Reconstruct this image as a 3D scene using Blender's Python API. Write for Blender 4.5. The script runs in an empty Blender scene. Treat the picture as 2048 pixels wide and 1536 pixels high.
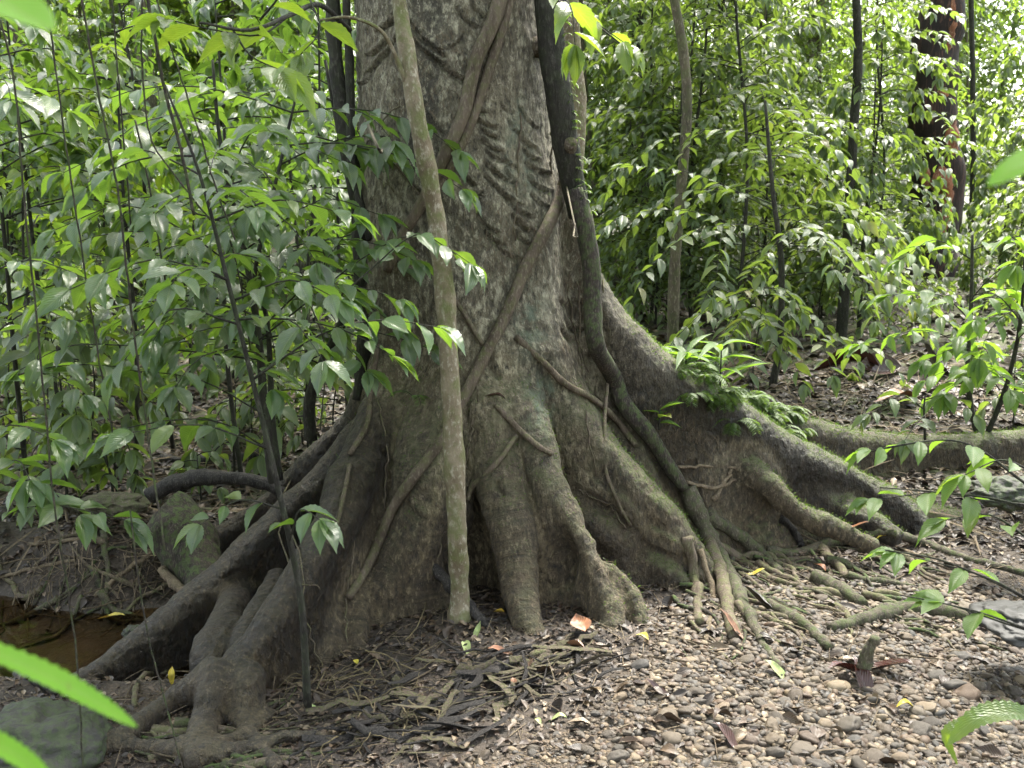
import bpy, math, random
import numpy as np
from mathutils import Vector, Matrix
from mathutils.bvhtree import BVHTree

S = bpy.context.scene
COL = S.collection
R = math.radians

# ------------------------------------------------------------------ camera, sky, sun, exposure
CAM_H = 1.9
PITCH = R(11.3)
F = 2048.0                      # focal length in photograph pixels
cam_d = bpy.data.cameras.new("camera")
cam = bpy.data.objects.new("camera", cam_d); COL.objects.link(cam)
cam_d.sensor_width = 36; cam_d.lens = 36
cam_d.clip_start = 0.05; cam_d.clip_end = 500
cam.location = (0, 0, CAM_H)
cam.rotation_euler = (R(90) - PITCH, 0, 0)
cam_d.dof.use_dof = True; cam_d.dof.focus_distance = 4.8; cam_d.dof.aperture_fstop = 6
S.camera = cam

W = bpy.data.worlds.new("World"); S.world = W; W.use_nodes = True
wn = W.node_tree.nodes; wl = W.node_tree.links; wn.clear()
SUN_EL, SUN_AZ = R(58), R(22)   # azimuth measured from +Y (behind the tree) towards +X
sky = wn.new("ShaderNodeTexSky"); sky.sky_type = 'NISHITA'; sky.sun_disc = False
sky.sun_elevation = SUN_EL; sky.sun_rotation = SUN_AZ; sky.air_density = 1.0; sky.dust_density = 3.0
hs = wn.new("ShaderNodeHueSaturation"); hs.inputs['Saturation'].default_value = 0.4
bg = wn.new("ShaderNodeBackground"); bg.inputs['Strength'].default_value = 0.15
wo = wn.new("ShaderNodeOutputWorld")
wl.new(sky.outputs[0], hs.inputs['Color']); wl.new(hs.outputs[0], bg.inputs['Color']); wl.new(bg.outputs[0], wo.inputs[0])

sun_d = bpy.data.lights.new("sun", 'SUN'); sun_d.energy = 2.7; sun_d.angle = R(16); sun_d.color = (1.0, 0.95, 0.84)
sun = bpy.data.objects.new("sun", sun_d); COL.objects.link(sun)
_sd = Vector((math.sin(SUN_AZ) * math.cos(SUN_EL), math.cos(SUN_AZ) * math.cos(SUN_EL), math.sin(SUN_EL)))
sun.rotation_euler = _sd.to_track_quat('Z', 'Y').to_euler()

S.view_settings.view_transform = 'Standard'; S.view_settings.look = 'None'
S.view_settings.exposure = 2.8; S.view_settings.gamma = 1
S.cycles.max_bounces = 8; S.cycles.transparent_max_bounces = 6; S.cycles.diffuse_bounces = 4
S.cycles.glossy_bounces = 3; S.cycles.caustics_reflective = False; S.cycles.caustics_refractive = False

# ------------------------------------------------------------------ helpers
CP, SP = math.cos(PITCH), math.sin(PITCH)
def ray(px, py):
    u, v = (px - 1024) / F, (768 - py) / F
    return Vector((u, CP + v * SP, -SP + v * CP))
def P(px, py, Y):
    """the point at forward distance Y seen at pixel (px, py) of the 2048x1536 photograph"""
    d = ray(px, py)
    return Vector((0, 0, CAM_H)) + d * (Y / d.y)
def smooth(a, b, x):
    t = np.clip((x - a) / (b - a), 0, 1); return t * t * (3 - 2 * t)

def vnoise(Pn, seed=0):
    Pn = np.asarray(Pn, dtype=np.float64)
    i = np.floor(Pn).astype(np.int64); f = Pn - i; f = f * f * (3 - 2 * f)
    def h(dx, dy, dz):
        n = (i[:, 0] + dx) * 374761393 + (i[:, 1] + dy) * 668265263 + (i[:, 2] + dz) * 2147483647 + seed * 974634777
        n = (n ^ (n >> 13)) * 1274126177
        n = n & 0x7fffffff
        n = (n ^ (n >> 16)) & 0xffffff
        return n / float(0xffffff)
    r = 0
    for dx in (0, 1):
        wx = f[:, 0] if dx else 1 - f[:, 0]
        for dy in (0, 1):
            wy = f[:, 1] if dy else 1 - f[:, 1]
            for dz in (0, 1):
                wz = f[:, 2] if dz else 1 - f[:, 2]
                r = r + wx * wy * wz * h(dx, dy, dz)
    return r * 2 - 1
def fbm(Pn, octs=4, seed=0, gain=.5):
    a, s, r = 1.0, 1.0, 0
    for k in range(octs):
        r = r + a * vnoise(Pn * s, seed + k * 7); a *= gain; s *= 2.03
    return r

def tag(o, label=None, cat=None, group=None, kind=None):
    if label: o['label'] = label
    if cat: o['category'] = cat
    if group: o['group'] = group
    if kind: o['kind'] = kind
    return o
def thing(name, label, cat, loc=(0, 0, 0), group=None):
    o = bpy.data.objects.new(name, None); COL.objects.link(o); o.location = loc
    o.empty_display_size = .1
    return tag(o, label, cat, group)

class MB:
    """collects numpy geometry; build() links it as one mesh object"""
    def __init__(s): s.V = []; s.F = []; s.A = []; s.n = 0
    def add(s, V, Fc, A=None):
        V = np.asarray(V, dtype=np.float32).reshape(-1, 3)
        if A is None: A = np.zeros((len(V), 3), dtype=np.float32)
        s.V.append(V); s.A.append(np.asarray(A, dtype=np.float32))
        for f in (Fc if isinstance(Fc, list) else [Fc]):
            f = np.asarray(f, dtype=np.int64)
            if len(f): s.F.append(f + s.n)
        s.n += len(V)
    def tube(s, pts, rad, seg=8, rnd=0., bump=0., seed=0, cap=True):
        pts = [Vector(p) for p in pts]; n = len(pts)
        if not hasattr(rad, '__len__'): rad = [rad] * n
        t0 = (pts[1] - pts[0]).normalized()
        up = Vector((0, 0, 1)) if abs(t0.z) < .9 else Vector((1, 0, 0))
        a = t0.cross(up).normalized(); L = 0
        ang = np.linspace(0, 2 * np.pi, seg, endpoint=False)
        Vs = []; As = []
        for i in range(n):
            t = (pts[min(i + 1, n - 1)] - pts[max(i - 1, 0)]).normalized()
            a = (a - t * a.dot(t)).normalized(); b = t.cross(a)
            if i: L += (pts[i] - pts[i - 1]).length
            ring = np.outer(np.cos(ang), np.array(a)) + np.outer(np.sin(ang), np.array(b))
            Vs.append(np.array(pts[i]) + ring * rad[i])
            As.append(np.stack([ang / (2 * np.pi), np.full(seg, L), np.full(seg, rnd)], 1))
        V = np.concatenate(Vs); A = np.concatenate(As)
        if bump:
            cen = np.repeat(np.array([list(p) for p in pts]), seg, 0); rr = np.repeat(np.array(rad), seg)
            nz = fbm(V * (0.35 / max(np.mean(rad), 1e-4)) + seed * 3.1, 3, seed)
            V = cen + (V - cen) * (1 + bump * nz)[:, None]
        i = np.arange(n - 1)[:, None] * seg; j = np.arange(seg)[None, :]; j2 = (j + 1) % seg
        q = np.stack([i + j, i + j2, i + seg + j2, i + seg + j], -1).reshape(-1, 4)
        fs = [q]
        if cap:
            V = np.concatenate([V, [np.array(pts[0])], [np.array(pts[-1])]]); A = np.concatenate([A, A[:1], A[-1:]])
            k = n * seg; jj = np.arange(seg)
            fs.append(np.stack([np.full(seg, k), (jj + 1) % seg, jj], 1))
            fs.append(np.stack([np.full(seg, k + 1), (n - 1) * seg + jj, (n - 1) * seg + (jj + 1) % seg], 1))
        s.add(V, fs, A)
    def scatter(s, base, pos, X, Yv, Z, rnd):
        """copies of base (V, F, A) at pos with axes X, Yv, Z (already scaled)"""
        bV, bF, bA = base; N = len(pos)
        if not N: return
        pos = np.asarray(pos, float); X = np.asarray(X, float); Yv = np.asarray(Yv, float); Z = np.asarray(Z, float)
        V = pos[:, None] + bV[None, :, 0:1] * X[:, None] + bV[None, :, 1:2] * Yv[:, None] + bV[None, :, 2:3] * Z[:, None]
        A = np.repeat(bA[None], N, 0).copy(); A[:, :, 2] = np.asarray(rnd)[:, None]
        nb = len(bV); fs = []
        for f in bF:
            fs.append((f[None] + (np.arange(N) * nb)[:, None, None]).reshape(-1, f.shape[1]))
        s.add(V.reshape(-1, 3), fs, A.reshape(-1, 3))
    def build(s, name, mat, parent=None, loc=None, smooth=True):
        V = np.concatenate(s.V); A = np.concatenate(s.A)
        if parent is not None: off = np.array(parent.location)
        elif loc is not None: off = np.array(loc)
        else: off = np.zeros(3)
        V = (V - off).astype(np.float32)
        me = bpy.data.meshes.new(name)
        me.vertices.add(len(V)); me.vertices.foreach_set('co', V.ravel())
        tot = np.concatenate([np.full(len(f), f.shape[1]) for f in s.F]); li = np.concatenate([f.ravel() for f in s.F])
        me.loops.add(len(li)); me.loops.foreach_set('vertex_index', li.astype(np.int32))
        st = np.concatenate([[0], np.cumsum(tot)[:-1]])
        me.polygons.add(len(tot)); me.polygons.foreach_set('loop_start', st.astype(np.int32))
        me.polygons.foreach_set('use_smooth', np.full(len(tot), smooth))
        me.update(calc_edges=True)
        at = me.attributes.new('lc', 'FLOAT_VECTOR', 'POINT'); at.data.foreach_set('vector', A.astype(np.float32).ravel())
        me.materials.append(mat)
        o = bpy.data.objects.new(name, me); COL.objects.link(o)
        if parent is not None: o.parent = parent
        else: o.location = off
        return o
def copy_thing(root, loc, rz=0, sc=1., label=None, group=None):
    r = root.copy(); COL.objects.link(r); r.location = loc; r.rotation_euler = (0, 0, rz); r.scale = (sc, sc, sc)
    if label: r['label'] = label
    if group: r['group'] = group
    for ch in list(root.children):
        c = ch.copy(); COL.objects.link(c); c.parent = r
    return r

def curve(pts, n, jit=0., seed=0):
    """Catmull-Rom through pts, n samples per span"""
    rs = random.Random(seed)
    p = [Vector(q) for q in pts]; p = [p[0] * 2 - p[1]] + p + [p[-1] * 2 - p[-2]]
    out = []
    for i in range(1, len(p) - 2):
        for k in range(n):
            t = k / n
            a, b, c, d = p[i - 1], p[i], p[i + 1], p[i + 2]
            q = .5 * ((2 * b) + (c - a) * t + (2 * a - 5 * b + 4 * c - d) * t * t + (3 * b - a - 3 * c + d) * t ** 3)
            if jit: q = q + Vector((rs.uniform(-1, 1), rs.uniform(-1, 1), rs.uniform(-1, 1))) * jit
            out.append(q)
    out.append(p[-2]); return out
def lerp_list(v, n):
    return list(np.interp(np.linspace(0, 1, n), np.linspace(0, 1, len(v)), v))

# ------------------------------------------------------------------ materials
def new_mat(name):
    m = bpy.data.materials.new(name); m.use_nodes = True
    nt = m.node_tree; nt.nodes.clear(); return m, nt
class NT:
    def __init__(s, nt): s.nt = nt
    def n(s, t, **k):
        x = s.nt.nodes.new(t)
        for a, b in k.items(): setattr(x, a, b)
        return x
    def l(s, a, b): s.nt.links.new(a, b)
    def val(s, v, sock):
        if hasattr(v, 'is_linked') or hasattr(v, 'links'): s.l(v, sock)
        else: sock.default_value = v
    def noise(s, vec, scale, detail=4, rough=.55, dist=0.):
        x = s.n('ShaderNodeTexNoise'); x.inputs['Scale'].default_value = scale; x.inputs['Detail'].default_value = detail
        x.inputs['Roughness'].default_value = rough; x.inputs['Distortion'].default_value = dist
        if vec is not None: s.l(vec, x.inputs['Vector'])
        return x.outputs['Fac']
    def vor(s, vec, scale, feature='F1', out='Distance'):
        x = s.n('ShaderNodeTexVoronoi'); x.feature = feature; x.inputs['Scale'].default_value = scale
        if vec is not None: s.l(vec, x.inputs['Vector'])
        return x.outputs[out]
    def math(s, op, a, b=0., c=0.):
        x = s.n('ShaderNodeMath', operation=op)
        for k, v in enumerate((a, b, c)):
            if k < len(x.inputs): s.val(v, x.inputs[k])
        return x.outputs[0]
    def ramp(s, fac, stops, interp='LINEAR'):
        x = s.n('ShaderNodeValToRGB'); x.color_ramp.interpolation = interp; e = x.color_ramp.elements
        while len(e) < len(stops): e.new(.5)
        for k, (p, c) in enumerate(stops):
            e[k].position = p; e[k].color = (c, c, c, 1) if not hasattr(c, '__len__') else (*c, 1)
        s.l(fac, x.inputs[0]); return x.outputs[0]
    def mix(s, fac, a, b, mode='MIX'):
        x = s.n('ShaderNodeMix', data_type='RGBA', blend_type=mode)
        s.val(fac, x.inputs[0])
        for v, k in ((a, 6), (b, 7)):
            if isinstance(v, tuple): x.inputs[k].default_value = (*v, 1)
            else: s.l(v, x.inputs[k])
        return x.outputs[2]
    def mapv(s, vec, sc):
        x = s.n('ShaderNodeMapping'); x.inputs['Scale'].default_value = sc; s.l(vec, x.inputs[0]); return x.outputs[0]
    def bump(s, h, strength=.5, dist=.01, normal=None):
        x = s.n('ShaderNodeBump'); x.inputs['Strength'].default_value = strength; x.inputs['Distance'].default_value = dist
        s.l(h, x.inputs['Height'])
        if normal is not None: s.l(normal, x.inputs['Normal'])
        return x.outputs[0]
    def pr(s, col, rough=.7, normal=None, spec=.5):
        x = s.n('ShaderNodeBsdfPrincipled'); s.val(col if not isinstance(col, tuple) else (*col, 1), x.inputs['Base Color'])
        s.val(rough, x.inputs['Roughness']); x.inputs['Specular IOR Level'].default_value = spec
        if normal is not None: s.l(normal, x.inputs['Normal'])
        return x
    def out(s, sh, disp=None):
        o = s.n('ShaderNodeOutputMaterial'); s.l(sh, o.inputs[0])
    def attr(s, name, out='Vector'):
        a = s.n('ShaderNodeAttribute'); a.attribute_name = name; return a.outputs[out]
    def sep(s, v):
        x = s.n('ShaderNodeSeparateXYZ'); s.l(v, x.inputs[0]); return x.outputs

def leaf_mat(name, dark, light, yellow, trans=.35, rough=.32, spec=.6, obj_rand=.5, veins=13):
    m, nt = new_mat(name); g = NT(nt)
    u, v, r = g.sep(g.attr('lc'))
    geo = g.n('ShaderNodeNewGeometry'); oi = g.n('ShaderNodeObjectInfo')
    rr = g.math('ADD', g.math('MULTIPLY', r, 1 - obj_rand * .5), g.math('MULTIPLY', oi.outputs['Random'], obj_rand * .5))
    c = g.ramp(rr, [(0, dark), (.55, light), (.88, light), (.95, yellow), (1, (.16, .09, .035))])
    au = g.math('ABSOLUTE', u)
    vv = g.math('SINE', g.math('MULTIPLY', g.math('SUBTRACT', v, g.math('MULTIPLY', au, .35)), veins * 6.283))
    mid = g.math('LESS_THAN', au, .05)
    tc = g.n('ShaderNodeTexCoord')
    blotch = g.noise(tc.outputs['Object'], 22, 3)
    c = g.mix(g.ramp(blotch, [(.35, 0.), (.75, .45)]), c, yellow)
    spots = g.ramp(g.noise(tc.outputs['Object'], 90, 2), [(.68, 0.), (.74, .7)])
    c = g.mix(spots, c, (.09, .075, .03))
    c = g.mix(g.ramp(vv, [(.82, 0.), (1, .35)]), c, light)
    c = g.mix(g.math('MULTIPLY', mid, .5), c, (.16, .2, .07))
    nrm = g.bump(vv, .35, .004)
    p = g.pr(c, g.math('ADD', rough, g.math('MULTIPLY', blotch, .2)), nrm, spec)
    t = g.n('ShaderNodeBsdfTranslucent')
    tcx = g.mix(.55, c, yellow); bright = g.mix(1., tcx, (2.6, 2.9, 1.3), 'MULTIPLY')
    g.l(bright, t.inputs['Color'])
    mx = g.n('ShaderNodeMixShader'); mx.inputs[0].default_value = trans
    g.l(p.outputs[0], mx.inputs[1]); g.l(t.outputs[0], mx.inputs[2]); g.out(mx.outputs[0]); return m

M = {}
M['leaf_big'] = leaf_mat('glossy_sapling_leaf', (.01, .028, .01), (.038, .09, .026), (.12, .17, .03), trans=.36, rough=.22, spec=1.)
M['leaf_mid'] = leaf_mat('understorey_leaf', (.015, .032, .012), (.05, .095, .032), (.15, .18, .045), trans=.34, rough=.27, spec=.9)
M['leaf_far'] = leaf_mat('woodland_leaf', (.01, .026, .008), (.045, .09, .022), (.15, .19, .04), trans=.4, rough=.27, spec=.8)
M['leaf_sun'] = leaf_mat('sunlit_sapling_leaf', (.02, .05, .01), (.06, .12, .018), (.17, .2, .03), trans=.43, rough=.28, spec=.7)
M['leaf_bright'] = leaf_mat('bright_young_leaf', (.035, .08, .015), (.065, .13, .022), (.12, .17, .03), trans=.4, rough=.35, spec=.5)
M['leaf_close'] = leaf_mat('lime_green_close_leaf', (.07, .17, .015), (.1, .24, .02), (.14, .28, .03), trans=.5, rough=.5, spec=.2)
M['fern'] = leaf_mat('fern_green', (.025, .055, .012), (.055, .1, .02), (.1, .14, .03), trans=.35, rough=.5, veins=0)

def dead_leaf_mat(name, ramp, rough=.45):
    m, nt = new_mat(name); g = NT(nt)
    u, v, r = g.sep(g.attr('lc')); oi = g.n('ShaderNodeObjectInfo'); tc = g.n('ShaderNodeTexCoord')
    rr = g.math('FRACT', g.math('ADD', r, oi.outputs['Random']))
    c = g.ramp(rr, ramp)
    bl = g.noise(tc.outputs['Object'], 30, 4)
    c = g.mix(g.ramp(bl, [(.4, 0.), (.7, .6)]), c, (.03, .02, .012))
    au = g.math('ABSOLUTE', u)
    vv = g.math('SINE', g.math('MULTIPLY', g.math('SUBTRACT', v, g.math('MULTIPLY', au, .35)), 60))
    p = g.pr(c, rough, g.bump(vv, .3, .002)); g.out(p.outputs[0]); return m
M['dead'] = dead_leaf_mat('dead_leaf', [(0, (.012, .008, .006)), (.35, (.03, .018, .012)), (.6, (.06, .036, .023)), (.78, (.11, .072, .042)), (.93, (.2, .15, .095)), (1, (.03, .022, .02))])
M['dead_dark'] = dead_leaf_mat('wet_dead_leaf', [(0, (.035, .012, .01)), (.5, (.07, .02, .015)), (1, (.05, .03, .025))], .25)
M['dead_orange'] = dead_leaf_mat('orange_dead_leaf', [(0, (.26, .1, .04)), (1, (.22, .11, .06))])
M['dead_yellow'] = dead_leaf_mat('yellow_fallen_leaf', [(0, (.5, .38, .04)), (.5, (.45, .42, .07)), (1, (.55, .33, .03))])
M['dead_green'] = dead_leaf_mat('pale_green_fallen_leaf', [(0, (.28, .36, .12)), (1, (.33, .38, .16))])

def bark_mat(name, a, b, fleck, moss, moss_amt=.0, scale=1., cracks=.5, stretch=.35, use_obj=True, rough=.85):
    m, nt = new_mat(name); g = NT(nt)
    tc = g.n('ShaderNodeTexCoord'); co = tc.outputs['Object']
    st = g.mapv(co, (scale, scale, scale * stretch))
    n1 = g.noise(st, 6, 6, .6); n2 = g.noise(st, 40, 5, .65); n3 = g.noise(co, 1.6 * scale, 3)
    c = g.mix(g.ramp(n1, [(.35, 0.), (.65, 1.)]), b, a)
    c = g.mix(g.ramp(n2, [(.52, 0.), (.68, .8)]), c, fleck)
    mf = g.noise(co, 9 * scale, 5, .65)
    geo = g.n('ShaderNodeNewGeometry'); nz = g.sep(geo.outputs['Normal'])[2]
    ms = g.math('MULTIPLY', g.ramp(mf, [(.45, 0.), (.6, 1.)]), g.math('ADD', moss_amt, g.math('MULTIPLY', nz, moss_amt)))
    ms = g.n('ShaderNodeClamp').outputs[0] if False else g.math('MINIMUM', g.math('MAXIMUM', ms, 0.), 1.)
    c = g.mix(ms, c, moss)
    h = g.math('ADD', g.math('MULTIPLY', n1, .8), g.math('MULTIPLY', n2, .5))
    nrm = g.bump(h, .9, .02)
    p = g.pr(c, rough, nrm, .3); g.out(p.outputs[0]); return m
M['pole_bark'] = bark_mat('slender_trunk_bark', (.24, .2, .14), (.1, .075, .045), (.4, .37, .29), (.1, .12, .035), .6, 1.3, stretch=.6)
M['dark_bark'] = bark_mat('dark_wet_bark', (.035, .032, .026), (.014, .012, .01), (.08, .075, .06), (.04, .06, .02), .25, 2)
M['liana'] = bark_mat('liana_bark', (.13, .1, .075), (.055, .04, .028), (.22, .19, .14), (.09, .11, .03), .3, 3, stretch=.3)
M['liana_dark'] = bark_mat('dark_liana_bark', (.045, .035, .028), (.016, .013, .011), (.12, .1, .08), (.06, .09, .025), .5, 3, stretch=.3)
M['twig'] = bark_mat('dry_twig', (.2, .15, .1), (.09, .065, .045), (.32, .27, .2), (.08, .1, .03), .1, 6)
M['rootlet'] = bark_mat('pale_rootlet', (.19, .15, .08), (.09, .07, .04), (.28, .24, .14), (.1, .12, .04), .0, 6)
M['driftwood'] = bark_mat('wet_dark_driftwood', (.035, .03, .027), (.008, .007, .007), (.13, .115, .105), (.05, .05, .03), 0, 5, stretch=.2, rough=.5)
M['mossy'] = bark_mat('mossy_wood', (.1, .085, .06), (.03, .025, .018), (.2, .18, .13), (.065, .08, .03), .55, 4)
M['red_bark'] = bark_mat('reddish_flaking_bark', (.02, .012, .01), (.01, .008, .007), (.1, .05, .035), (.05, .05, .02), .05, .55, stretch=.12)
M['rust_bark'] = bark_mat('rusty_peeling_bark', (.3, .12, .06), (.08, .03, .018), (.42, .27, .18), (.1, .06, .03), .0, 1.2, stretch=.3)
M['far_bark'] = bark_mat('distant_bark', (.12, .1, .07), (.05, .042, .03), (.25, .22, .16), (.08, .11, .03), .4, 1.5)

# giant tree bark: rough grey bark with pale flecks on the trunk, tight cross wrinkles on the roots
def giant_bark():
    m, nt = new_mat('buttress_bark'); g = NT(nt)
    tc = g.n('ShaderNodeTexCoord'); co = tc.outputs['Object']
    al, ac, ro = g.sep(g.attr('lc')); mo, alg, sc = g.sep(g.attr('extra'))
    st = g.mapv(co, (1, 1, .5))
    n1 = g.noise(st, 3.2, 6, .6); n2 = g.noise(st, 26, 5, .7); n4 = g.noise(g.mapv(co, (1, 1, .45)), 48, 5, .75)
    big = g.noise(co, 1.3, 3)
    cmb = g.n('ShaderNodeCombineXYZ'); g.l(g.math('MULTIPLY', al, 75), cmb.inputs[0]); g.l(g.math('MULTIPLY', ac, 24.), cmb.inputs[1]); g.l(big, cmb.inputs[2])
    wr = g.noise(cmb.outputs[0], 1., 4, .6, .6)
    c = g.mix(g.ramp(n1, [(.32, 0.), (.62, 1.)]), (.036, .031, .021), (.24, .21, .14))
    c = g.mix(g.math('MULTIPLY', g.ramp(n2, [(.5, 0.), (.66, 1.)]), g.math('SUBTRACT', .85, g.math('MULTIPLY', ro, .6))), c, (.5, .47, .34))
    c = g.mix(g.ramp(n4, [(.36, .9), (.5, 0.)]), c, (.022, .018, .012))
    c = g.mix(g.math('MULTIPLY', g.ramp(n4, [(.55, 0.), (.63, .85)]), g.math('SUBTRACT', 1., g.math('MULTIPLY', ro, .75))), c, (.5, .46, .34))
    c = g.mix(g.math('MULTIPLY', sc, .45), c, (.03, .024, .016))  # scar grooves: rough dark bark, plus groove shade put into the colour
    grey = g.mix(g.ramp(wr, [(.35, 0.), (.6, 1.)]), (.016, .012, .009), (.105, .084, .057))
    grey = g.mix(g.ramp(n4, [(.55, 0.), (.64, .8)]), grey, (.3, .27, .21))
    grey = g.mix(g.ramp(n4, [(.36, .9), (.46, 0.)]), grey, (.018, .014, .01))
    c = g.mix(g.math('MULTIPLY', ro, .8), c, grey)
    wv = g.n('ShaderNodeVectorMath', operation='ADD'); nx_ = g.n('ShaderNodeTexNoise'); nx_.inputs['Scale'].default_value = 9; g.l(co, nx_.inputs['Vector']); vs_ = g.n('ShaderNodeVectorMath', operation='SCALE'); vs_.inputs['Scale'].default_value = .16; g.l(nx_.outputs['Color'], vs_.inputs[0]); g.l(co, wv.inputs[0]); g.l(vs_.outputs[0], wv.inputs[1])
    crk = g.ramp(g.vor(g.mapv(wv.outputs[0], (1.5, 1.5, .8)), 15, 'DISTANCE_TO_EDGE'), [(0, 1.), (.03, 0.)])
    crk = g.math('MULTIPLY', g.math('MULTIPLY', crk, ro), g.ramp(g.noise(co, 5, 3), [(.54, 0.), (.62, .8)]))
    c = g.mix(crk, c, (.015, .012, .009))
    warm = g.ramp(g.noise(co, 2.1, 3), [(.5, 0.), (.7, .55)])
    c = g.mix(g.math('MULTIPLY', warm, .5), c, (.13, .1, .06), 'MIX')
    soilz = g.math('MULTIPLY', g.ramp(g.math('ADD', g.math('MULTIPLY', g.sep(co)[2], .55), g.math('MULTIPLY', big, .4)), [(.3, 1.), (.95, 0.)]), .75)
    c = g.mix(soilz, c, (.9, .72, .5), 'MULTIPLY')
    wet_shade = g.attr('wet', 'Fac')
    c = g.mix(g.math('MULTIPLY', wet_shade, .95), c, (.2, .17, .15), 'MULTIPLY')  # damp tint that also carries shade painted onto the root faces
    mf = g.noise(co, 14, 5, .7)
    mfac = g.math('MULTIPLY', mo, g.ramp(mf, [(.4, 0.), (.58, 1.)]))
    c = g.mix(mfac, c, g.mix(g.noise(co, 60, 3), (.06, .07, .025), (.17, .18, .07)))
    c = g.mix(g.math('MULTIPLY', alg, g.ramp(mf, [(.42, 0.), (.6, .75)])), c, (.16, .21, .15))
    h = g.math('ADD', g.math('MULTIPLY', n2, g.math('SUBTRACT', 1., g.math('MULTIPLY', ro, .25))), g.math('MULTIPLY', g.math('MULTIPLY', wr, ro), .35))
    h = g.math('SUBTRACT', h, g.math('MULTIPLY', crk, .5))
    h = g.math('ADD', h, g.math('MULTIPLY', g.noise(co, 30, 5, .7), g.math('MULTIPLY', ro, .5)))
    h = g.math('ADD', h, g.math('MULTIPLY', n4, 1.))
    h = g.math('ADD', h, g.math('MULTIPLY', mf, g.math('MULTIPLY', mo, .5)))
    nrm = g.bump(h, 1., .045)
    p = g.pr(c, g.math('SUBTRACT', .82, g.math('MULTIPLY', wet_shade, .5)), nrm, .65); g.out(p.outputs[0]); return m
M['giant'] = giant_bark()

def stone_mat():
    m, nt = new_mat('river_stone'); g = NT(nt)
    r = g.sep(g.attr('lc'))[2]; oi = g.n('ShaderNodeObjectInfo'); tc = g.n('ShaderNodeTexCoord')
    rr = g.math('FRACT', g.math('ADD', r, oi.outputs['Random']))
    c = g.ramp(rr, [(0, (.02, .016, .012)), (.15, (.06, .043, .028)), (.3, (.03, .027, .023)), (.45, (.1, .072, .044)), (.6, (.04, .039, .037)), (.72, (.07, .042, .026)), (.93, (.2, .155, .1)), (1, (.02, .02, .021))], 'LINEAR')
    n = g.noise(tc.outputs['Object'], 45, 5)
    c = g.mix(g.ramp(n, [(.4, 0.), (.7, .5)]), c, (.12, .1, .08))
    p = g.pr(c, g.ramp(n, [(.3, .45), (.7, .8)]), g.bump(n, .4, .005), .3); g.out(p.outputs[0]); return m
M['stone'] = stone_mat()
def boulder_mat():
    m, nt = new_mat('mossy_boulder'); g = NT(nt)
    tc = g.n('ShaderNodeTexCoord'); co = tc.outputs['Object']
    n = g.noise(co, 7, 7, .65); n2 = g.noise(co, 40, 4)
    c = g.mix(g.ramp(n, [(.35, 0.), (.65, 1.)]), (.015, .015, .012), (.038, .036, .03))
    c = g.mix(g.ramp(n2, [(.42, 0.), (.56, .85)]), c, (.035, .05, .016))
    p = g.pr(c, .75, g.bump(g.math('ADD', n, g.math('MULTIPLY', n2, .4)), .9, .02)); g.out(p.outputs[0]); return m
M['boulder'] = boulder_mat()
def grey_rock():
    m, nt = new_mat('smooth_grey_rock'); g = NT(nt)
    tc = g.n('ShaderNodeTexCoord'); co = tc.outputs['Object']; n = g.noise(co, 9, 6, .6)
    p = g.pr(g.mix(n, (.03, .03, .03), (.065, .062, .058)), .5, g.bump(n, .5, .01), .15); g.out(p.outputs[0]); return m
M['rock'] = grey_rock()

def ground_mat():
    m, nt = new_mat('forest_floor'); g = NT(nt)
    tc = g.n('ShaderNodeTexCoord'); co = tc.outputs['Object']
    grav, moss, wet = g.sep(g.attr('lc'))
    n1 = g.noise(co, 3, 6, .6); n2 = g.noise(co, 38, 5, .7); n3 = g.noise(co, 14, 5, .65)
    soil = g.mix(g.ramp(n3, [(.35, 0.), (.65, 1.)]), (.012, .009, .006), (.05, .036, .026))
    soil = g.mix(g.ramp(n2, [(.55, 0.), (.68, .8)]), soil, (.13, .1, .075))
    v = g.n('ShaderNodeTexVoronoi'); v.inputs['Scale'].default_value = 70; g.l(co, v.inputs['Vector'])
    vr = g.sep(v.outputs['Color'])[0]
    gc = g.ramp(vr, [(0, (.018, .012, .008)), (.4, (.065, .044, .026)), (.7, (.13, .092, .053)), (1, (.036, .027, .02))])
    gc = g.mix(g.ramp(v.outputs['Distance'], [(.3, 0.), (.6, .8)]), gc, (.05, .037, .025))
    c = g.mix(grav, soil, gc)
    c = g.mix(g.math('MULTIPLY', wet, .7), c, (.034, .025, .016))
    c = g.mix(g.math('MULTIPLY', moss, g.ramp(n1, [(.45, 0.), (.6, 1.)])), c, (.09, .13, .03))
    hh = g.math('ADD', g.math('MULTIPLY', n2, .6), g.math('MULTIPLY', g.math('SUBTRACT', 1., v.outputs['Distance']), g.math('MULTIPLY', grav, .7)))
    hh = g.math('ADD', hh, n3)
    rough = g.math('SUBTRACT', .85, g.math('MULTIPLY', wet, .5))
    p = g.pr(c, rough, g.bump(hh, .9, .02)); g.out(p.outputs[0]); return m
M['ground'] = ground_mat()
def water_mat():
    m, nt = new_mat('brown_stream_water'); g = NT(nt)
    tc = g.n('ShaderNodeTexCoord'); n = g.noise(tc.outputs['Object'], 7, 2)
    b = g.bump(n, .15, .01)
    fr = g.n('ShaderNodeFresnel'); fr.inputs['IOR'].default_value = 1.33; g.l(b, fr.inputs['Normal'])
    tr = g.n('ShaderNodeBsdfTransparent'); tr.inputs[0].default_value = (.8, .68, .5, 1)
    gl = g.n('ShaderNodeBsdfGlossy'); gl.inputs['Roughness'].default_value = .03; g.l(b, gl.inputs['Normal'])
    mx = g.n('ShaderNodeMixShader'); g.l(fr.outputs[0], mx.inputs[0]); g.l(tr.outputs[0], mx.inputs[1]); g.l(gl.outputs[0], mx.inputs[2])
    g.out(mx.outputs[0]); return m
M['water'] = water_mat()

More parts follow.
